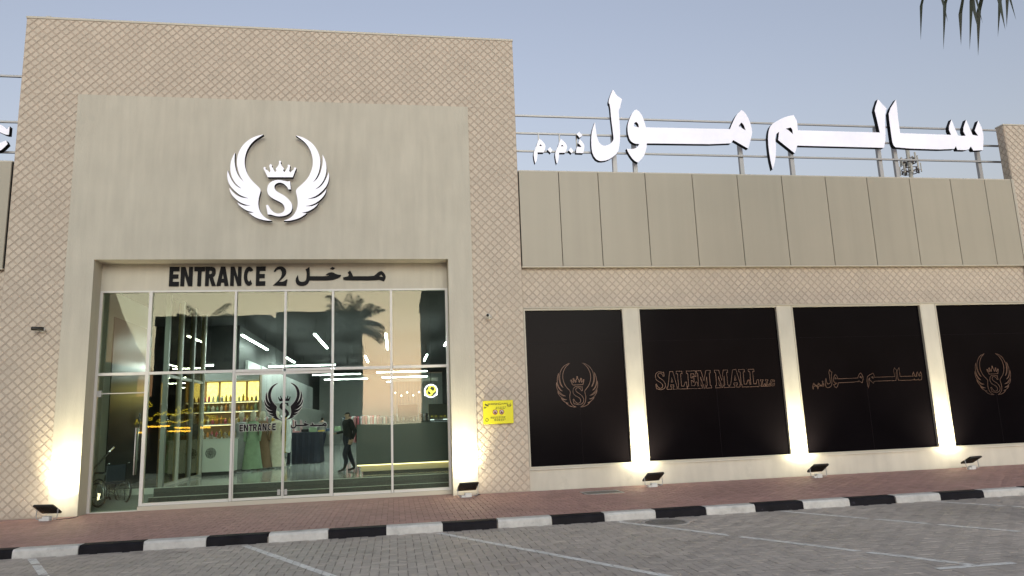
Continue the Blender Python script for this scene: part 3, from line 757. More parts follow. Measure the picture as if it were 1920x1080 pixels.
# black door on the lobby wall
t = empty('interior_door', (-6.6, 2.75, FZ), label='tall black door with a long steel pull handle on the lobby side wall', cat='door')
MB().box(.002, .045, -1.15, 1.25, .01, 4.0).build('leaf', 'black_door', t)
MB().tube([(.10, .75, .55), (.10, .75, 1.75)], .018, 8).box(.045, .10, .74, .76, .65, .68).box(.045, .10, .74, .76, 1.62, 1.65).build('handle', 'chrome', t)
MB().box(.002, .03, -1.55, -1.16, .0, 4.1).build('jamb', 'in_wall', t)
# handrail of the ramp
t = empty('handrail', (-6.55, .9, .1), label='steel handrail rising along the ramp behind the wheelchair', cat='handrail')
MB().tube([(0,-.2,.72),(0,0,.80),(0,.75,1.10),(0,1.1,1.22)], .022, 8).build('rail', 'chrome', t)
for y, z in ((.0, .79), (.9, 1.16)): MB().tube([(-.055, y, z-.06), (0, y, z-.06), (0, y, z)], .012, 6).build('bracket', 'chrome', t)
# glazed partition on grey posts
t = empty('glass_partition', (-5.38, 1.7, FZ), label='glass partition on dark grey posts beside the ramp inside the lobby', cat='partition')
for i in range(4): MB().box(-.05, .05, i*1.13-.06, i*1.13+.06, .0, 4.55).build('post', 'alu_dark' if i % 2 == 0 else 'alu', t)
for i in range(3):
    MB().box(-.012, .0, i*1.13+.061, i*1.13+1.069, .06, 4.5).build('glass_pane', 'inner_glass', t)
    MB().box(-.03, .03, i*1.13+.061, i*1.13+1.069, 2.55, 2.62).build('transom', 'alu', t)
    MB().box(-.03, .03, i*1.13+.061, i*1.13+1.069, .0, .06).build('bottom_rail', 'alu', t)
# linear lights hung from the ceiling
def tube_light(x, y, z, L, along, label, grp):
    t = empty('linear_light', (x, y, z), label=label, cat='ceiling light', group=grp)
    d = (0, L/2) if along == 'y' else (L/2, 0)
    MB().bbox(-max(d[0], .035), max(d[0], .035), -max(d[1], .035), max(d[1], .035), .03, .075, .01).build('housing', 'white_plastic', t)
    MB().box(-max(d[0]-.02, .027), max(d[0]-.02, .027), -max(d[1]-.02, .027), max(d[1]-.02, .027), 0, .029).build('diffuser', 'tube', t)
    for s in (-1, 1):
        p = (d[0]*.8*s, d[1]*.8*s); MB().tube([(p[0], p[1], .07), (p[0], p[1], 5.0-z)], .005, 5).build('cable', 'in_dark', t)
for x, y, L in [(-4.6, 8.6, 4.6), (-2.45, 8.6, 4.4), (-.25, 9.2, 5.0), (1.9, 8.6, 4.4), (-4.4, 15.5, 2.4), (-1.2, 16.0, 3.2), (1.4, 16.0, 3.2)]:
    tube_light(x, y, 4.45, L, 'y', 'long white linear ceiling light running towards the back of the store', 'lights running into the store')
for x, y, z in [(-3.6, 13.0, 4.0), (-3.3, 19.5, 4.35), (-3.1, 24.0, 4.35), (-2.9, 28.5, 4.35), (.4, 21.0, 4.2), (.6, 25.5, 4.2), (.8, 30.0, 4.2)]:
    tube_light(x, y, z, 2.6, 'x', 'white linear ceiling light hung crosswise over the clothing racks', 'lights hung across the store')
tube_light(-6.0, 6.4, 3.55, 1.2, 'x', 'short white linear light hung over the perfume counter', None)
# reception desk
t = empty('reception_desk', (-.95, 2.2, FZ), label='long dark grey reception desk with a glowing strip under its front', cat='desk')
MB().bbox(0, 3.1, 0, .75, .26, 1.26, .012).build('body', 'desk', t)
MB().box(.02, 3.08, .02, .70, .235, .2585).build('led_strip', 'desk_led', t)
MB().box(.10, 3.0, .10, .68, .09, .234).build('plinth', 'desk_base', t)
MB().box(.16, 2.95, .16, .62, .0, .09).build('toe_kick', 'in_dark', t)
MB().box(1.0, 2.9, .30, .75, 1.262, 1.30).build('work_top', 'in_dark', t)
def monitor(x, rz, lab):
    m = empty('monitor', (x, 2.75, FZ+1.302), rz, label=lab, cat='monitor', group='monitors on the reception desk')
    MB().bbox(-.26, .26, -.015, .02, .10, .42, .008).build('screen', 'lamp_black', m)
    MB().box(-.02, .02, .022, .05, .02, .25).box(-.11, .11, -.06, .12, 0, .018).build('stand', 'lamp_black', m)
monitor(.35, .1, 'black monitor seen from behind on the reception desk'); monitor(1.15, -.15, 'black monitor seen from behind on the reception desk')
# perfume kiosk: white counter, lit shelf wall, bottles
k0 = at(352, 860, 5.2).x; k1 = at(437, 860, 5.2).x
t = empty('display_counter', ((k0+k1)/2, 5.2, FZ), label='white perfume counter with a dark rosette on its front', cat='counter')
hw = (k1-k0)/2
MB().bbox(-hw, hw, 0, .6, .10, .98, .01).build('body', 'counter_white', t)
MB().box(-hw+.04, hw-.04, .04, .56, 0, .10).build('plinth', 'in_dark', t)
MB().box(-hw-.02, hw+.02, -.02, .62, .982, 1.01).build('top', 'counter_white', t)
q = MB()
for i in range(8):
    a = i*math.pi/4; q.torus((.085*math.cos(a), -.004, .62+.085*math.sin(a)), .055, .009, 'y', 16, 5)
q.build('rosette', 'in_dark', t)
rb = random.Random(5)
for i in range(11):
    x = (k0+k1)/2-hw+.1+i*(2*hw-.2)/10; h = rb.uniform(.10, .22); r_ = rb.uniform(.025, .04)
    o = empty('perfume_bottle', (x, 5.35+rb.uniform(-.1, .15), FZ+1.01), label='small perfume bottle standing on the white counter', cat='bottle', group='bottles on the perfume counter')
    MB().lathe([(r_, 0), (r_, h*.65), (r_*.4, h*.72), (r_*.4, h*.76)], n=10).build('body', rb.choice(['lamp_black', 'wood', 'cloth_brown', 'desk_base']), o)
    MB().lathe([(r_*.5, h*.76), (r_*.5, h)], n=10).build('cap', 'chrome', o)
s0 = at(300, 760, 7.5).x; s1 = at(484, 760, 7.5).x
t = empty('display_shelf', ((s0+s1)/2, 7.6, FZ), label='backlit golden shelf wall of perfumes behind the white counter', cat='shelf')
hw = (s1-s0)/2
MB().box(-hw, hw, .25, .33, .5, 3.0).build('backing', 'wood', t)
for i in range(7): MB().box(-hw+.04+i*hw*2/7, -hw-.04+(i+1)*hw*2/7, .22, .249, 2.15, 2.75).build('light_panel', 'shelf_glow', t)
for z in (1.0, 1.4, 1.8, 2.1): MB().box(-hw, hw, -.02, .248, z, z+.03).build('shelf', 'counter_white', t)
for x in (-hw-.03, hw): MB().box(x, x+.03, -.02, .33, 0, 3.0).build('side', 'wood', t)
for z in (1.4, 1.8, 2.1): MB().box(-hw+.02, hw-.02, -.015, .01, z-.014, z-.002).build('shelf_light', 'desk_led', t)
MB().box(-hw, hw, -.05, .3, 2.78, 3.05).build('fascia', 'panel_grey', t)
for z in (1.03, 1.43, 1.83, 2.13):
    for i in range(22):
        x = (s0+s1)/2-hw+.1+i*(2*hw-.2)/21; h = rb.uniform(.15, .28); r_ = rb.uniform(.03, .05)
        o = empty('perfume_bottle', (x, 7.68, FZ+z), label='perfume bottle lined up on the golden shelf wall', cat='bottle', group='bottles on the shelf wall')
        MB().lathe([(r_, 0), (r_, h*.7), (r_*.4, h*.8), (r_*.4, h)], n=8).build('body', rb.choice(['desk_base', 'cloth_cream', 'cloth_mustard', 'cloth_orange', 'cloth_rose', 'cloth_sage']), o)
MB_l = at(405, 745, 7.2)
# mannequins in long gowns
def mannequin(px, y, cloth, lab, rz=0):
    x = at(px, 820, y).x
    t = empty('mannequin', (x, y, FZ), rz, label=lab, cat='mannequin')
    q = MB(); n = 20; prof = [(.235,.06),(.215,.3),(.185,.7),(.16,.95),(.12,1.10),(.14,1.25),(.165,1.38),(.13,1.45),(.055,1.48)]
    vs = []
    for r_, z in prof:
        for j in range(n):
            a = 2*math.pi*j/n; f = 1+.16*math.cos(a*7+2*z)*max(0, (1.1-z)); vs.append((r_*f*math.cos(a)*1.15, r_*f*math.sin(a)*.8, z))
    q.add(vs, [(i*n+j, i*n+(j+1) % n, (i+1)*n+(j+1) % n, (i+1)*n+j) for i in range(len(prof)-1) for j in range(n)], 0, True)
    q.build('gown', cloth, t)
    for s in (-1, 1): MB().tube([(s*.17,0,1.40),(s*.22,-.02,1.15),(s*.21,-.08,.88)], .055, 8, r2=.04).build('sleeve', cloth, t)
    MB().lathe([(.045,1.46),(.042,1.54),(.075,1.58),(.085,1.66),(.075,1.74),(.03,1.78)], n=12).build('head', 'cloth_cream', t)
    MB().lathe([(.16,0),(.16,.015),(.02,.03),(.015,.2)], n=14).build('base', 'chrome', t)
mannequin(452, 7.0, 'cloth_grey', 'mannequin in a grey gown beside the golden shelf wall')
mannequin(474, 6.7, 'cloth_sage', 'mannequin in a pale green gown beside the perfume kiosk')
mannequin(492, 7.1, 'cloth_brown', 'mannequin in a brown gown between the green and cream ones')
mannequin(518, 7.4, 'cloth_cream', 'mannequin in a cream gown beside the navy draped table')
# navy draped table
x0, x1 = at(541, 820, 9.4).x, at(598, 820, 9.4).x
t = empty('draped_table', ((x0+x1)/2, 9.4, FZ), label='display table under a floor-length navy cloth', cat='table')
q = MB(); n = 60; wd = (x1-x0)/2; vs = []
for z, e in ((1.06, 0), (1.04, .01), (.5, .03), (.01, .05)):
    for i in range(n):
        t_ = i/n*4; s_ = int(t_); u_ = t_-s_
        p = [(-wd+2*wd*u_, 0), (wd, 1.4*u_), (wd-2*wd*u_, 1.4), (-wd, 1.4-1.4*u_)][s_]
        nrm = [(0,-1),(1,0),(0,1),(-1,0)][s_]; k = e*(1+.8*math.sin(i*2.1)); vs.append((p[0]+nrm[0]*k, p[1]+nrm[1]*k, z))
q.add(vs, [(i*n+j, (i+1)*n+j, (i+1)*n+(j+1) % n, i*n+(j+1) % n) for i in range(3) for j in range(n)]+[tuple(range(n))], 0); q.build('cloth', 'navy', t)
for i in range(7):
    MB().bbox(-wd+.1+i*.28, -wd+.32+i*.28, .2+.1*(i % 2), .6, 1.062, 1.062+.05+.05*(i % 3), .015).build('folded_garment', rb.choice(cloths), t)
# wall panels and clothes along the store's left wall
pw = empty('wall_cabinet', (-5.0, 9.0, FZ), label='row of grey panels over the clothes bays on the store side wall', cat='cabinet')
for i in range(16): MB().bbox(.002, .10, i*1.25+.01, i*1.25+1.235, 2.2, 3.55, .012).build('panel', 'panel_grey', pw)
for i in range(17): MB().box(.002, .60, i*1.25-.008, i*1.25+.008, 0, 2.18).build('divider', 'in_wall', pw)
def garment_mesh(m):
    q = MB(); pts = [(0,0),(.05,.02),(.22,-.06),(.24,-.45),(.30,-1.1),(0,-1.15)]
    loop = pts+[(-a, b) for a, b in reversed(pts[1:-1])]
    q.prism([loop], -.03, .03); return q.mesh('garment', m)
gm = {c: garment_mesh(c) for c in cloths}
def rack(x, y, L, along, cols, lab, grp, wall=False):
    t = empty('clothes_rack', (x, y, FZ), 0 if along == 'x' else math.pi/2, label=lab, cat='clothes rack', group=grp)
    MB().tube([(-L/2, 0, 1.62), (L/2, 0, 1.62)], .014, 6).build('rail', 'chrome', t)
    for s in (-1, 1):
        MB().tube([(s*L/2, 0, 0), (s*L/2, 0, 1.62)], .014, 6).build('upright', 'chrome', t)
        MB().box(s*L/2-.02, s*L/2+.02, -.25, .25, 0, .03).build('foot', 'chrome', t)
    n = int(L/.11)
    for i in range(n): inst('garment', gm[cols[(i*5+int(x*7)) % len(cols)]], t, (-L/2+.08+i*(L-.16)/(n-1), 0, 1.60), (0, 0, math.pi/2+rb.uniform(-.25, .25)))
for i, cs_ in enumerate([['cloth_cream', 'cloth_beige'], ['cloth_beige', 'cloth_grey', 'cloth_brown'], ['cloth_orange', 'cloth_mustard'], ['cloth_mustard', 'cloth_beige'], ['cloth_pink', 'cloth_white'], ['cloth_rose', 'cloth_white', 'cloth_pink']]):
    rack(-4.65, 9.65+i*1.25*1.6, 1.1, 'y', cs_, 'clothes rail packed with long '+' and '.join(c_[6:] for c_ in cs_)+' garments along the store side wall', 'rails along the side wall')
for x, y, cs_ in [(-1.4, 17, ['cloth_pink', 'cloth_white', 'cloth_rose']), (-1.9, 21, ['cloth_black', 'cloth_denim', 'cloth_grey']), (.7, 15.5, ['cloth_black', 'cloth_grey']), (.9, 19, ['cloth_black', 'cloth_brown']), (-.9, 25, ['cloth_white', 'cloth_denim', 'cloth_pink']), (1.8, 24, ['cloth_black', 'cloth_white'])]:
    rack(x, y, 1.5, 'x', cs_, 'free-standing rack of '+' and '.join(c_[6:] for c_ in cs_)+' clothes in the aisles behind the reception desk', 'racks in the aisles')
for px, cs_ in ((470, ['cloth_cream', 'cloth_beige', 'cloth_pink']), (512, ['cloth_grey', 'cloth_white', 'cloth_mustard'])):
    rack(at(px, 790, 7.75).x, 7.75, 1.15, 'x', cs_, 'gown rail of '+' and '.join(c_[6:] for c_ in cs_)+' dresses behind the mannequins', 'rails behind the mannequins')
# bead curtain wall and glowing signs behind the desk
x0, x1 = at(733, 760, 8).x, at(822, 760, 8).x
t = empty('bead_curtain', ((x0+x1)/2, 8.0, FZ), label='curtain of hanging bead strings with small lights behind the reception desk', cat='curtain')
MB().box((x0-x1)/2, (x1-x0)/2, -.04, .04, 2.62, 2.72).build('rail', 'panel_grey', t)
sm = MB()
for z in range(44): sm.lathe([(.002, -z*.045), (.016, -z*.045-.02), (.002, -z*.045-.04)], n=5)
sm = sm.mesh('bead_string', 'desk_base')
bl = MB().lathe([(.004, -.022), (.02, 0), (.004, .022)], n=8).mesh('bulb', 'bulb')
for i in range(16):
    x = (x0-x1)/2+.05+i*(x1-x0-.1)/15
    s_ = inst('bead_string', sm, t, (x, 0, 2.6))
    if i % 2: inst('bulb', bl, s_, (0, -.04, -.3-.05*(i % 4)))
p = at(808, 733, 7.0)
t = empty('neon_logo', (p.x, 7.0, p.z), label='round purple and yellow neon ring logo hanging behind the desk', cat='neon sign')
MB().torus((0,0,0), .20, .022, 'y').build('ring', 'neon_purple', t)
MB().torus((.04,-.01,.06), .10, .02, 'y', 18).torus((-.05,-.01,-.05), .085, .02, 'y', 18).build('curl', 'neon_yellow', t)
MB().tube([(0, .0, .21), (0, 0, 5.0-p.z)], .006, 5).build('cable', 'in_dark', t)
p = at(827, 776, 6.4)
t = empty('neon_script', (p.x, 6.4, p.z), label='yellow neon script over a pale light box behind the desk', cat='neon sign')
MB().tube([(-.30,0,-.06),(-.24,0,.03),(-.16,0,-.05),(-.08,0,.04),(0,0,-.05),(.08,0,.06),(.12,0,-.05),(.2,0,-.04),(.26,0,.12),(.32,0,-.03),(.27,0,-.08)], .022, 6).build('script', 'neon_yellow', t)
MB().box(-.34, .34, .02, .10, -.34, -.16).build('light_box', 'lightbox', t)
MB().box(-.36, .36, .105, .14, -.36, .2).build('backing', 'in_dark', t)
MB().box(-.03, .03, .105, .135, FZ-p.z, -.361).build('stand', 'in_dark', t)

# ================================================================== wheelchair in the ramp lobby
t = empty('wheelchair', (-6.24, 1.0, .085), R(232), label='folded-arm black wheelchair parked behind the glass door by the ramp', cat='wheelchair')
for s in (-1, 1):
    wl = empty('w', (0,0,0)); bpy.data.objects.remove(wl)
    wo_ = MB().torus((s*.28, .05, .30), .29, .016, 'x', 32, 8).build('wheel', 'rubber', t)
    q = MB().torus((s*.28, .05, .30), .265, .010, 'x', 32, 6)
    for i in range(12):
        a = i*math.pi/6; q.tube([(s*.28, .05, .30), (s*.28, .05+.265*math.cos(a), .30+.265*math.sin(a))], .003, 4)
    q.torus((s*.32, .05, .30), .25, .008, 'x', 32, 6).build('rim', 'chrome', wo_)
    MB().torus((s*.22, -.36, .09), .07, .018, 'x', 16, 6).build('caster', 'rubber', t)
    MB().tube([(s*.22,-.36,.16),(s*.23,-.34,.45),(s*.23,-.30,.47),(s*.23,.20,.47)], .012, 6).tube([(s*.23,.20,.10),(s*.23,.20,.90),(s*.23,.32,.92)], .012, 6).tube([(s*.23,.20,.70),(s*.23,-.22,.70),(s*.23,-.26,.47)], .012, 6).tube([(s*.23,.2,.2),(s*.23,-.34,.2)], .01, 6).build('side_frame', 'chrome', t)
    MB().bbox(s*.23-.03, s*.23+.03, -.18, .12, .705, .74, .01).build('armrest', 'rubber', t)
    MB().tube([(s*.20,-.34,.44),(s*.17,-.52,.12)], .011, 6).bbox(s*.13-.07, s*.13+.07, -.62, -.48, .10, .12, .01).build('footrest', 'chrome', t)
MB().bbox(-.21, .21, -.28, .18, .47, .51, .02).build('seat', 'vinyl_blue', t)
MB().bbox(-.22, .22, .185, .215, .52, .88, .015).build('backrest', 'vinyl_blue', t)
MB().tube([(-.23,.05,.15),(.23,.05,.45)], .01, 6).tube([(.23,.05,.15),(-.23,.05,.45)], .01, 6).build('cross_brace', 'chrome', t)

# ================================================================== people
def person(name, loc, rz, h, joints, cols, lab):
    """one skinned surface; joints: name -> (parent, xyz for a 1.75 m figure, radius)"""
    names = list(joints); idx = {n: i for i, n in enumerate(names)}
    me = bpy.data.meshes.new('body'); s = h/1.75
    me.from_pydata([tuple(c*s for c in joints[n][1]) for n in names], [(idx[joints[n][0]], idx[n]) for n in names if joints[n][0]], [])
    o = bpy.data.objects.new('tmp', me); col.objects.link(o)
    o.modifiers.new('s', 'SKIN'); sd = o.modifiers.new('u', 'SUBSURF'); sd.levels = 2; sd.render_levels = 2
    for n, d in zip(names, me.skin_vertices[0].data):
        r_ = joints[n][2]; d.radius = (r_[0]*s, r_[1]*s) if isinstance(r_, tuple) else (r_*s, r_*s)
        d.use_root = (n == 'pelvis')
    dg = bpy.context.evaluated_depsgraph_get(); m2 = bpy.data.meshes.new_from_object(o.evaluated_get(dg)); bpy.data.objects.remove(o)
    P = {n: Vector(joints[n][1])*s for n in names}
    m2.materials.clear()
    for c in cols: m2.materials.append(M[c])            # top, trousers, skin, hair, shoes
    for f in m2.polygons:
        c = f.center; n = min(P, key=lambda k: (P[k]-c).length)
        f.use_smooth = True
        if n.startswith(('hand', 'f', 'neck')) and not n.startswith('foot') and ((P[n]-c).length < .05*s or n == 'neck'): f.material_index = 2
        elif n.startswith(('hand', 'f')) and not n.startswith('foot'): f.material_index = 0 if c.z > .98*s else 1
        elif n.startswith('head'): f.material_index = 3 if (c.z > P['head'].z+.02*s or c.y > P['head'].y+.02*s) else 2
        elif n.startswith(('foot', 'toe', 'ankle')): f.material_index = 4
        elif n.startswith(('knee', 'hip', 'pelvis', 'shin')): f.material_index = 1
        else: f.material_index = 0
    t = empty(name, loc, rz, label=lab, cat='person')
    b = bpy.data.objects.new('body', m2); col.objects.link(b); b.parent = t
    q = MB()
    hz = P['head']
    for sx in (-1, 1):
        q.lathe([(.002,-.011*s),(.011*s,0),(.002,.011*s)], (hz.x+sx*.032*s, hz.y-.083*s, hz.z+.012*s), 8)
    q.build('eye', 'hair', t)
    MB().add([(hz.x-.014*s, hz.y-.085*s, hz.z-.02*s), (hz.x+.014*s, hz.y-.085*s, hz.z-.02*s), (hz.x, hz.y-.082*s, hz.z+.02*s), (hz.x, hz.y-.108*s, hz.z-.02*s)], [(0,1,3),(1,2,3),(2,0,3),(0,2,1)]).build('nose', cols[2], t)
    return t
def body(walk=0, armL=0, armR=0):
    J = {'pelvis': (None, (0,0,.95), (.15,.11)), 'waist': ('pelvis', (0,0,1.08), (.165,.125)), 'chest': ('waist', (0,-.01,1.28), (.195,.135)), 'collar': ('chest', (0,0,1.43), (.14,.10)),
         'neck': ('collar', (0,0,1.51), .055), 'head': ('neck', (0,-.015,1.62), (.078,.092)), 'headtop': ('head', (0,-.01,1.70), (.06,.07))}
    for s, nm, wk, ar in ((1, 'L', walk, armL), (-1, 'R', -walk, armR)):
        J['hip'+nm] = ('pelvis', (s*.10, 0, .86), .11); J['knee'+nm] = ('hip'+nm, (s*.10, -wk*.14-abs(wk)*.03, .49), .078)
        J['shin'+nm] = ('knee'+nm, (s*.10, -wk*.15+abs(wk)*.05, .30), .068); J['ankle'+nm] = ('shin'+nm, (s*.10, -wk*.24+abs(wk)*.06, .09), .04)
        J['foot'+nm] = ('ankle'+nm, (s*.11, -wk*.24-.06, .045), .04); J['toe'+nm] = ('foot'+nm, (s*.12, -wk*.24-.16, .03), .028)
        J['shoulder'+nm] = ('collar', (s*.17, 0, 1.42), .08); J['elbow'+nm] = ('shoulder'+nm, (s*.235, .04+wk*.10*(1-ar), 1.14), .06)
        hp = Vector((s*.25, -.06+wk*.22, .90)).lerp(Vector((s*.10, -.30, 1.12)), ar)
        J['wrist'+nm] = ('elbow'+nm, tuple(hp), .03); d = (hp-Vector(J['elbow'+nm][1])).normalized()
        J['hand'+nm] = ('wrist'+nm, tuple(hp+d*.07), (.034,.018))
        for i in range(4): J['f%d%s' % (i, nm)] = ('hand'+nm, tuple(hp+d*(.15+.01*(i in (1, 2)))+Vector((0, (i-1.5)*.02, 0))), .008)
        J['ft'+nm] = ('hand'+nm, tuple(hp+d*.08+Vector((-s*.01, -.05, 0))), .009)
    return J
p = gnd(652, 884, FZ)
person('person', (p.x, p.y, FZ), R(-60), 1.66, body(.9, .2, .9), ['cloth_black', 'navy', 'skin', 'hair', 'rubber'], 'person in dark jacket and trousers standing at the end of the reception desk')
p = at(604, 830, 17.5)
person('person', (p.x, 17.5, FZ), R(150), 1.68, body(.7, .1, 0), ['cloth_grey', 'navy', 'skin', 'hair', 'rubber'], 'person in a grey shirt walking in the aisle past the navy table')

# ================================================================== floodlights on the pavement
def flood(x, y, rz, lab, tilt=57, pw_=40, spr=100):
    t = empty('floodlight', (x, y, 0), rz, label=lab, cat='floodlight', group='floodlights along the facade')
    MB().bbox(-.075, .075, -.05, .05, 0, .085, .008).bbox(-.15, -.076, -.04, .04, 0, .045, .008).build('base_block', 'white_plastic', t)
    c, s = math.cos(R(tilt)), math.sin(R(tilt)); zc = .235
    def loc(u, v, w_): return (u, v*s-w_*c*-1, zc+v*c*1+w_*s) if False else (u, v*s*.0+0, 0)
    # housing built flat (x by v), tilted so that its face looks up at the wall (+y)
    h = MB().bbox(-.215, .215, -.16, .16, -.03, .012, .012).build('housing', 'lamp_black', t); h.location = (0, 0, zc); h.rotation_euler = (-R(90-tilt), 0, 0)
    f = MB().box(-.185, .185, -.12, .12, .0125, .016).build('lens', 'lamp_glass', h)
    q = MB()
    for i in range(9): q.box(-.17+i*.04, -.155+i*.04, -.11, .11, -.042, -.0302)
    q.build('cooling_fin', 'lamp_black', h, kind='stuff')
    MB().tube([(-.225,0,zc),(-.225,-.02,.06),(-.20,-.02,.03),(.20,-.02,.03),(.225,-.02,.06),(.225,0,zc)], .010, 6).build('bracket', 'steel', t)
    MB().tube([(.07,0,.03),(.2,.06,.012),(.35,.25,.012),(.30,.5-.02,.012)], .006, 5).build('cable', 'rubber', t)
    ld = bpy.data.lights.new('flood_beam', 'AREA'); ld.shape = 'RECTANGLE'; ld.size = .36; ld.size_y = .23; ld.energy = pw_*K; ld.color = (1.0, .92, .62); ld.spread = R(spr)
    lo = bpy.data.objects.new('flood_beam', ld); col.objects.link(lo); lo.parent = h; lo.location = (0, 0, .02); lo.rotation_euler = (R(180), 0, 0)
    return t
flood(-6.80, -.58, R(-16), 'black floodlight lighting the pilaster beside the wheelchair', 57, 26, 78)
flood(1.56, -.52, R(9), 'black floodlight lighting the pilaster under the yellow sign', 58, 25, 78)
flood(5.78, -.55, R(10), 'black floodlight between the emblem window and the Latin lettered window')
flood(9.85, -.55, R(8), 'black floodlight between the Latin and the Arabic lettered windows')
flood(13.95, -.55, R(14), 'black floodlight between the Arabic lettered window and the last emblem window', 60, 36)
flood(18.6, -.55, R(8), 'black floodlight before the end portal')

# ================================================================== small things on the wall
ys = -.012
t = empty('warning_sign', (2.35, ys, 1.80), label='bright yellow surveillance warning board on the tiled pier', cat='sign')
w2, h2 = .35, .265
MB().bbox(-w2, w2, -h2, h2, 0, .035, .01).build('board', 'yellow', t).rotation_euler = (R(90), 0, 0)
t.children[0].location = (0, -.045, 0)
YP = -.082
for a, b in ((-.3, -.22), (.3, -.22), (-.3, .22), (.3, .22)): MB().tube([(a, -.045, b), (a, .01, b)], .012, 6).build('spacer', 'steel', t)
def flat(q, m, name): return q.build(name, m, t)
def text_loops(x, z, h, s, m):
    c = bpy.data.curves.new('t', 'FONT'); c.body = s; c.size = h; c.align_x = 'CENTER'; c.offset = .0015
    o = bpy.data.objects.new('t', c); col.objects.link(o); dg = bpy.context.evaluated_depsgraph_get()
    me = bpy.data.meshes.new_from_object(o.evaluated_get(dg)); bpy.data.objects.remove(o)
    for v in me.vertices: v.co = (v.co.x+x, YP, v.co.y+z)
    me.materials.clear(); me.materials.append(M[m])
    o = bpy.data.objects.new('text', me); col.objects.link(o); o.parent = t; return o
text_loops(-.09, .165, .062, 'WARNING', 'ink')
q = MB().tube([(.20,YP,.20),(.19,YP,.18),(.16,YP,.185),(.15,YP,.20),(.14,YP,.18),(.10,YP,.18),(.09,YP,.195),(.08,YP,.175),(.06,YP,.18)], .006, 4)
flat(q, 'ink', 'arabic_text')
q = MB()
for z, a, b in ((.11, -.05, .18), (.08, -.06, .18), (-.11, -.18, .18), (-.135, -.18, .16), (-.165, -.1, .18), (-.19, -.1, .12)):
    x = a
    while x < b-.02:
        l_ = rb.uniform(.02, .05); q.box(x, min(x+l_, b), YP-.001, YP, z-.006, z+.006); x += l_+.012
flat(q, 'ink', 'small_print')
q = MB().prism([[(-.31,.165),(-.30,.20),(-.22,.165),(-.23,.13)]], YP-.001, YP).prism([[(-.33,.09),(-.32,.13),(-.31,.13),(-.29,.11),(-.27,.135),(-.265,.12),(-.29,.095)]], YP-.001, YP)
flat(q, 'ink', 'camera_icon')
q = MB()
for lp in emblem(.255, .155, .10, .10): q.prism([lp], YP-.001, YP)
flat(q, 'ink', 'emblem_icon')
for x in (-.075, .075):
    flat(MB().lathe([(.055, 0), (.055, .001)], n=24), 'white_plastic', 'symbol_disc'); o = t.children[-1]
    for o in [c_ for c_ in t.children if c_.name.startswith('symbol_disc')][-1:]: o.rotation_euler = (R(90), 0, 0); o.location = (x, YP+.0005, 0)
    flat(MB().torus((x, YP-.002, 0), .05, .006, 'y', 24, 4).tube([(x-.035, YP-.002, .035), (x+.035, YP-.002, -.035)], .005, 4), 'red_ink', 'symbol_ring')
    flat(MB().prism([[(x-.025,-.03),(x-.02,.0),(x,.03),(x+.02,.0),(x+.025,-.03)]], YP-.0015, YP-.001), 'ink', 'symbol')
flat(MB().torus((-.27, YP, -.17), .035, .005, 'y', 20, 4), 'ink', 'seal')
def cctv(px, py, lab, rz, hm='white_plastic'):
    p = at(px, py, -.18)
    t = empty('security_camera', (p.x+.07, -.012, p.z), 0, label=lab, cat='security camera')
    MB().lathe([(.05, 0), (.05, .02)], n=16).build('mount', 'white_plastic', t).rotation_euler = (R(90), 0, 0)
    MB().tube([(0,-.01,0),(0,-.09,-.01),(-.02,-.12,0)], .016, 8).build('arm', 'white_plastic', t)
    b = MB().lathe([(.038,-.12),(.042,-.10),(.042,.09),(.036,.10)], n=16).build('housing', hm, t); b.location = (-.04, -.16, .01); b.rotation_euler = (R(90), R(-12), rz)
    MB().lathe([(.033, .10), (.033, .104)], n=16).build('lens', 'lamp_black', b)
cctv(914, 593, 'white bullet security camera high on the tiled pier above the yellow sign', R(-20))
cctv(66, 617, 'dark bullet security camera on a white mount on the tiled pier beside the ramp door', R(-60), 'lamp_black')

# ================================================================== roof bits, telecom mast
MB().box(-7.9, -7.8, .1, .14, 11.15, 11.24).build('parapet_bracket', 'steel', B)
MB().tube([(-7.25, .2, 11.12), (-6.9, .15, 11.24)], .012, 6).build('parapet_wire', 'rubber', B)
MB().box(2.7, 2.8, .1, .14, 11.15, 11.22).build('parapet_bracket', 'steel', B)
p0 = at(1709, 336, 70); p1 = at(1709, 283, 70); hh = p1.z-p0.z
t = empty('telecom_mast', (p0.x, 70, 0), label='mobile phone mast with clustered panel antennas beyond the roof', cat='mast')
MB().tube([(0,0,ZR-.06),(0,0,p1.z+.4)], .26, 10).build('pole', 'antenna', t)
for ring, (zc, n, rad, hgt) in enumerate(((p0.z+hh*.35, 9, 1.35, 1.3), (p0.z+hh*.68, 7, 1.1, 1.2))):
    MB().torus((0, 0, zc), rad*.8, .06, 'z', 18, 6).torus((0, 0, zc-.5), rad*.8, .06, 'z', 18, 6).build('mounting_ring', 'antenna_dark', t)
    for i in range(n):
        a = 2*math.pi*i/n+ring*.4; x, y = rad*math.cos(a), rad*math.sin(a); dz = rb.uniform(-.25, .3)
        o = MB().bbox(-.13, .13, -.07, .07, -hgt/2, hgt/2, .03).build('panel_antenna', 'antenna', t); o.location = (x, y, zc+dz); o.rotation_euler = (0, 0, a+math.pi/2)
        MB().bbox(-.09, .09, -.05, .05, -.3, .1, .02).build('radio_unit', 'antenna_dark', t).location = (x*.75, y*.75, zc-.2+dz*.5)
        MB().tube([(0, 0, zc-.3), (x, y, zc-.3)], .035, 5).build('arm', 'antenna_dark', t)

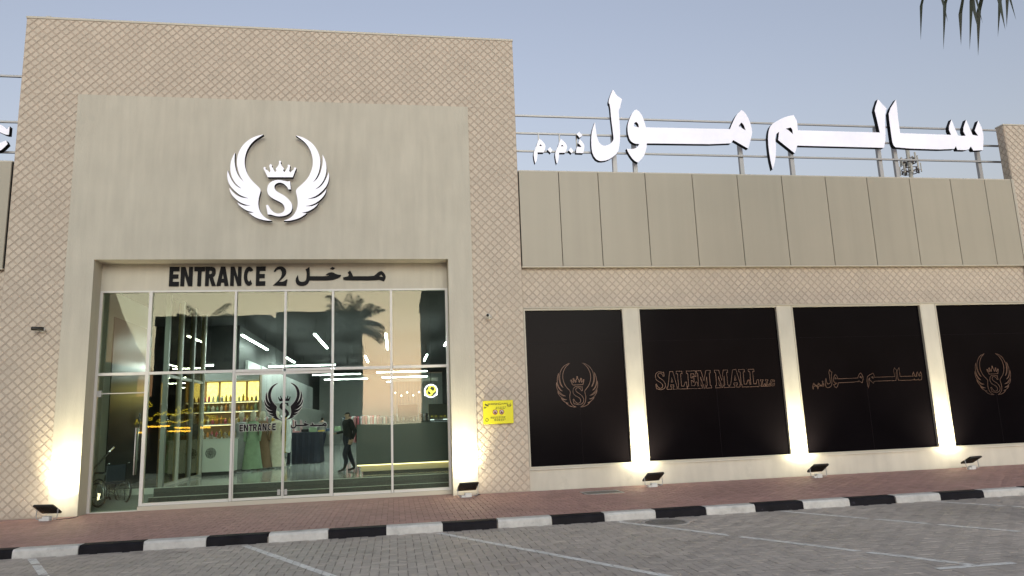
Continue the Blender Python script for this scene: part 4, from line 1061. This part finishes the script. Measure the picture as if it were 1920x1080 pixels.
# ================================================================== palms
def palm(loc, h, nf, fl_, lean, seed, lab, extra=(), lw=.020, elmin=-15, drmax=1.9):
    rn = random.Random(seed)
    t = empty('palm_tree', loc, label=lab, cat='palm tree')
    n = 14; pts = []; ring = MB()
    for i in range(29): pts.append((lean[0]*(i/28)**1.6, lean[1]*(i/28)**1.6, h*i/28))
    vs = []
    for i, p_ in enumerate(pts):
        r_ = (.24-.07*i/28)*(1.12 if i % 2 else .94)
        for j in range(n): a = 2*math.pi*j/n; vs.append((p_[0]+r_*math.cos(a), p_[1]+r_*math.sin(a), p_[2]))
    ring.add(vs, [(i*n+j, i*n+(j+1) % n, (i+1)*n+(j+1) % n, (i+1)*n+j) for i in range(28) for j in range(n)], 0, True).build('trunk', 'trunk', t)
    top = Vector(pts[-1])
    cr = MB()
    def frond(mb, az, el, L, droop, nl=34, ll=.55, hang=0):
        d = Vector((math.cos(az), math.sin(az), 0)); side = Vector((-math.sin(az), math.cos(az), 0)); p_ = top.copy(); e = el; seg = 14; path = [p_.copy()]; dirs = []
        for i in range(seg):
            e -= droop*(i/seg)**1.1*2/seg*1.0; v = d*math.cos(e)+Vector((0, 0, math.sin(e))); p_ = p_+v*(L/seg); path.append(p_.copy()); dirs.append(v)
        dirs.append(dirs[-1]); mb.tube(path, .022, 5, 0, False, .005)
        for k in range(nl):
            u_ = (k+2)/(nl+2)*seg; i = min(int(u_), seg-1); q = path[i].lerp(path[i+1], u_-i); v = dirs[i]
            l_ = ll*(math.sin(math.pi*min(1, .15+.8*k/nl))**.6)*rn.uniform(.85, 1.1)
            for s in (-1, 1):
                o = (side*s*(.75+rn.uniform(-.1, .1))+v*(.55+rn.uniform(-.1, .15))*(1-.5*hang)+Vector((0, 0, -.25-.5*k/nl-1.6*hang+rn.uniform(-.15, .15)))).normalized()
                m1 = q+o*l_*.5; m2 = q+(o+Vector((0, 0, -.45))).normalized()*l_; w_ = v*lw*(1+rn.uniform(-.2, .3))
                th = Vector((0, 0, .003))
                mb.add([q-w_*.5, q+w_*.5, m1+w_, m1-w_, m2], [(0, 1, 2, 3), (3, 2, 4)])
    for i in range(nf):
        frond(cr, i*2.39996+rn.uniform(-.2, .2), R(rn.uniform(elmin, 80)), fl_*rn.uniform(.85, 1.1), rn.uniform(1.0, drmax))
    for a, e, L, dr, nl, ll in extra: frond(cr, a, e, L, dr, nl, ll, .72)
    cr.build('crown', 'leaf', t)
    dr_ = MB()
    for i in range(9):
        a = i*.7; b = Vector((math.cos(a), math.sin(a), 0)); dr_.tube([top-Vector((0,0,.1)), top+b*.35-Vector((0,0,.35)), top+b*.45-Vector((0,0,1.0))], .03, 5, 0, True, .008)
    dr_.build('dry_skirt', 'dry_leaf', t)
    return t
palm((9.97, -9.0, ZR-.06), 8.2, 22, 2.3, (.1, .0), 4, 'tall palm tree in the car park whose frond tips hang into view', extra=[(R(180), R(-5), 3.55, .6, 5, 1.35), (R(166), R(0), 2.5, 1.0, 4, 1.2)], lw=.036, elmin=35, drmax=1.2)
p = at(372, 610, 2*GY+23); palm((p.x, -23, ZR-.06), p.z-.6, 44, 2.4, (.3, 0), 8, 'palm tree across the road seen mirrored in the left glass panes')
p = at(660, 590, 2*GY+24); palm((p.x, -24, ZR-.06), p.z-.6, 46, 2.4, (-.2, 0), 12, 'palm tree across the road seen mirrored in the middle glass panes')

# ================================================================== the far side of the road (seen mirrored in the glass)
mat('block_wall', (.16, .14, .125), .85, noise=(.5, .08)); mat('block_wall_b', (.19, .17, .15), .85, noise=(.5, .08)); mat('block_glass', (.02, .022, .026), .15)
mat('block_balcony', (.24, .22, .2), .8)
def block(x0, x1, yf, dep, h, nf, nc, wm, lab):
    t = empty('apartment_building', ((x0+x1)/2, yf-dep/2, ZR-.06), label=lab, cat='building'); hw = (x1-x0)/2
    MB().box(-hw, hw, -dep/2, dep/2, 0, h).build('wall', wm, t)
    MB().box(-hw-.1, hw+.1, -dep/2-.1, dep/2+.1, h+.002, h+.9).build('parapet', wm, t)
    gx = 2*hw/nc; gz = (h-4)/nf
    wm_ = MB().box(-gx*.28, gx*.28, -.05, .06, 0, gz*.5).mesh('window', 'block_glass'); bm_ = MB().box(-gx*.4, gx*.4, 0, .9, -.15, .0).box(-gx*.4, gx*.4, .85, .9, .0, .9).mesh('balcony', 'block_balcony')
    for i in range(nf):
        for j in range(nc):
            inst('window', wm_, t, (-hw+gx*(j+.5), dep/2, 4+gz*(i+.25)))
            if j % 3 == 1: inst('balcony', bm_, t, (-hw+gx*(j+.5), dep/2+.002, 4+gz*(i+.2)))
    return t
YB = -52.0; m = lambda px, py: at(px, py, 2*GY-YB)
block(m(288, 700).x, m(505, 700).x, YB, 12, m(400, 606).z, 3, 7, 'block_wall', 'broad dark apartment block across the road behind the palm')
block(m(512, 700).x, m(668, 700).x, YB-2, 12, m(600, 592).z, 3, 5, 'block_wall_b', 'brown apartment block across the road beside the broad one')
block(m(795, 700).x, m(900, 700).x, YB+6, 14, m(830, 560).z, 5, 4, 'block_wall', 'tall apartment block at the far end across the road')
block(m(60, 700).x, m(170, 700).x, YB, 12, m(120, 690).z, 2, 5, 'block_wall_b', 'low apartment block across the road past the broad one')
# shop signs on the broad block
YSN = YB+1.2
def mc(a, b): q = at(160+a/3.6, 680+b/3.6, 2*GY-YSN); return (q.x, YSN, q.z)
t = empty('shop_sign', mc(560, 380), label='yellow neon outline shop sign across the road mirrored in the glass', cat='neon sign')
bo = MB(); x0 = mc(300, 300)[0]; x1 = mc(850, 300)[0]
strokes = [[(470,355),(480,345),(495,355),(490,335),(510,350),(530,335),(520,355),(545,330),(560,345),(545,355),(580,350),(600,355),(620,340),(612,320),(635,295),(640,335),(665,325),(690,318),(688,335),(640,345),(610,360),(590,358)],
 [(700,310),(720,310),(718,340),(690,345)], [(430,255),(455,290),(440,300),(428,270)], [(425,360),(440,375),(460,365),(455,385),(430,388)], [(325,410),(335,425),(345,400),(350,380),(360,410),(385,405)],
 [(490,395),(510,380),(505,400),(530,405),(560,395),(585,400),(620,405),(640,380),(645,405),(670,395),(705,385)], [(765,400),(790,405),(800,385),(830,390),(850,380),(880,385),(910,375),(950,380)], [(815,355),(840,360),(870,355),(880,368),(830,372)]]
for s_ in strokes:
    o = MB().tube([mc(*p_) for p_ in s_], .045, 5).build('neon_stroke', 'neon_yellow', t); o.location = -Vector(t.location)
bk = MB().box(mc(320,0)[0], mc(960,0)[0], YSN-.4, YSN-.15, mc(0,450)[2], mc(0,240)[2]).build('fascia', 'in_dark', t); bk.location = -Vector(t.location)
for a, b, yy in ((418, 570, 432), (600, 842, 440), (560, 735, 463), (340, 385, 472)):
    p0 = mc(a, yy); p1 = mc(b, yy+2)
    t = empty('awning_light', ((p0[0]+p1[0])/2, YSN, p0[2]), label='orange light strip along the shop awning across the road', cat='light strip', group='awning light strips')
    L = abs(p1[0]-p0[0])/2
    MB().box(-L, L, -.05, .05, -.07, .07).build('strip', 'strip_orange', t); MB().box(-L, L, -1.1, -.051, -.05, .1).build('awning', 'in_dark', t)
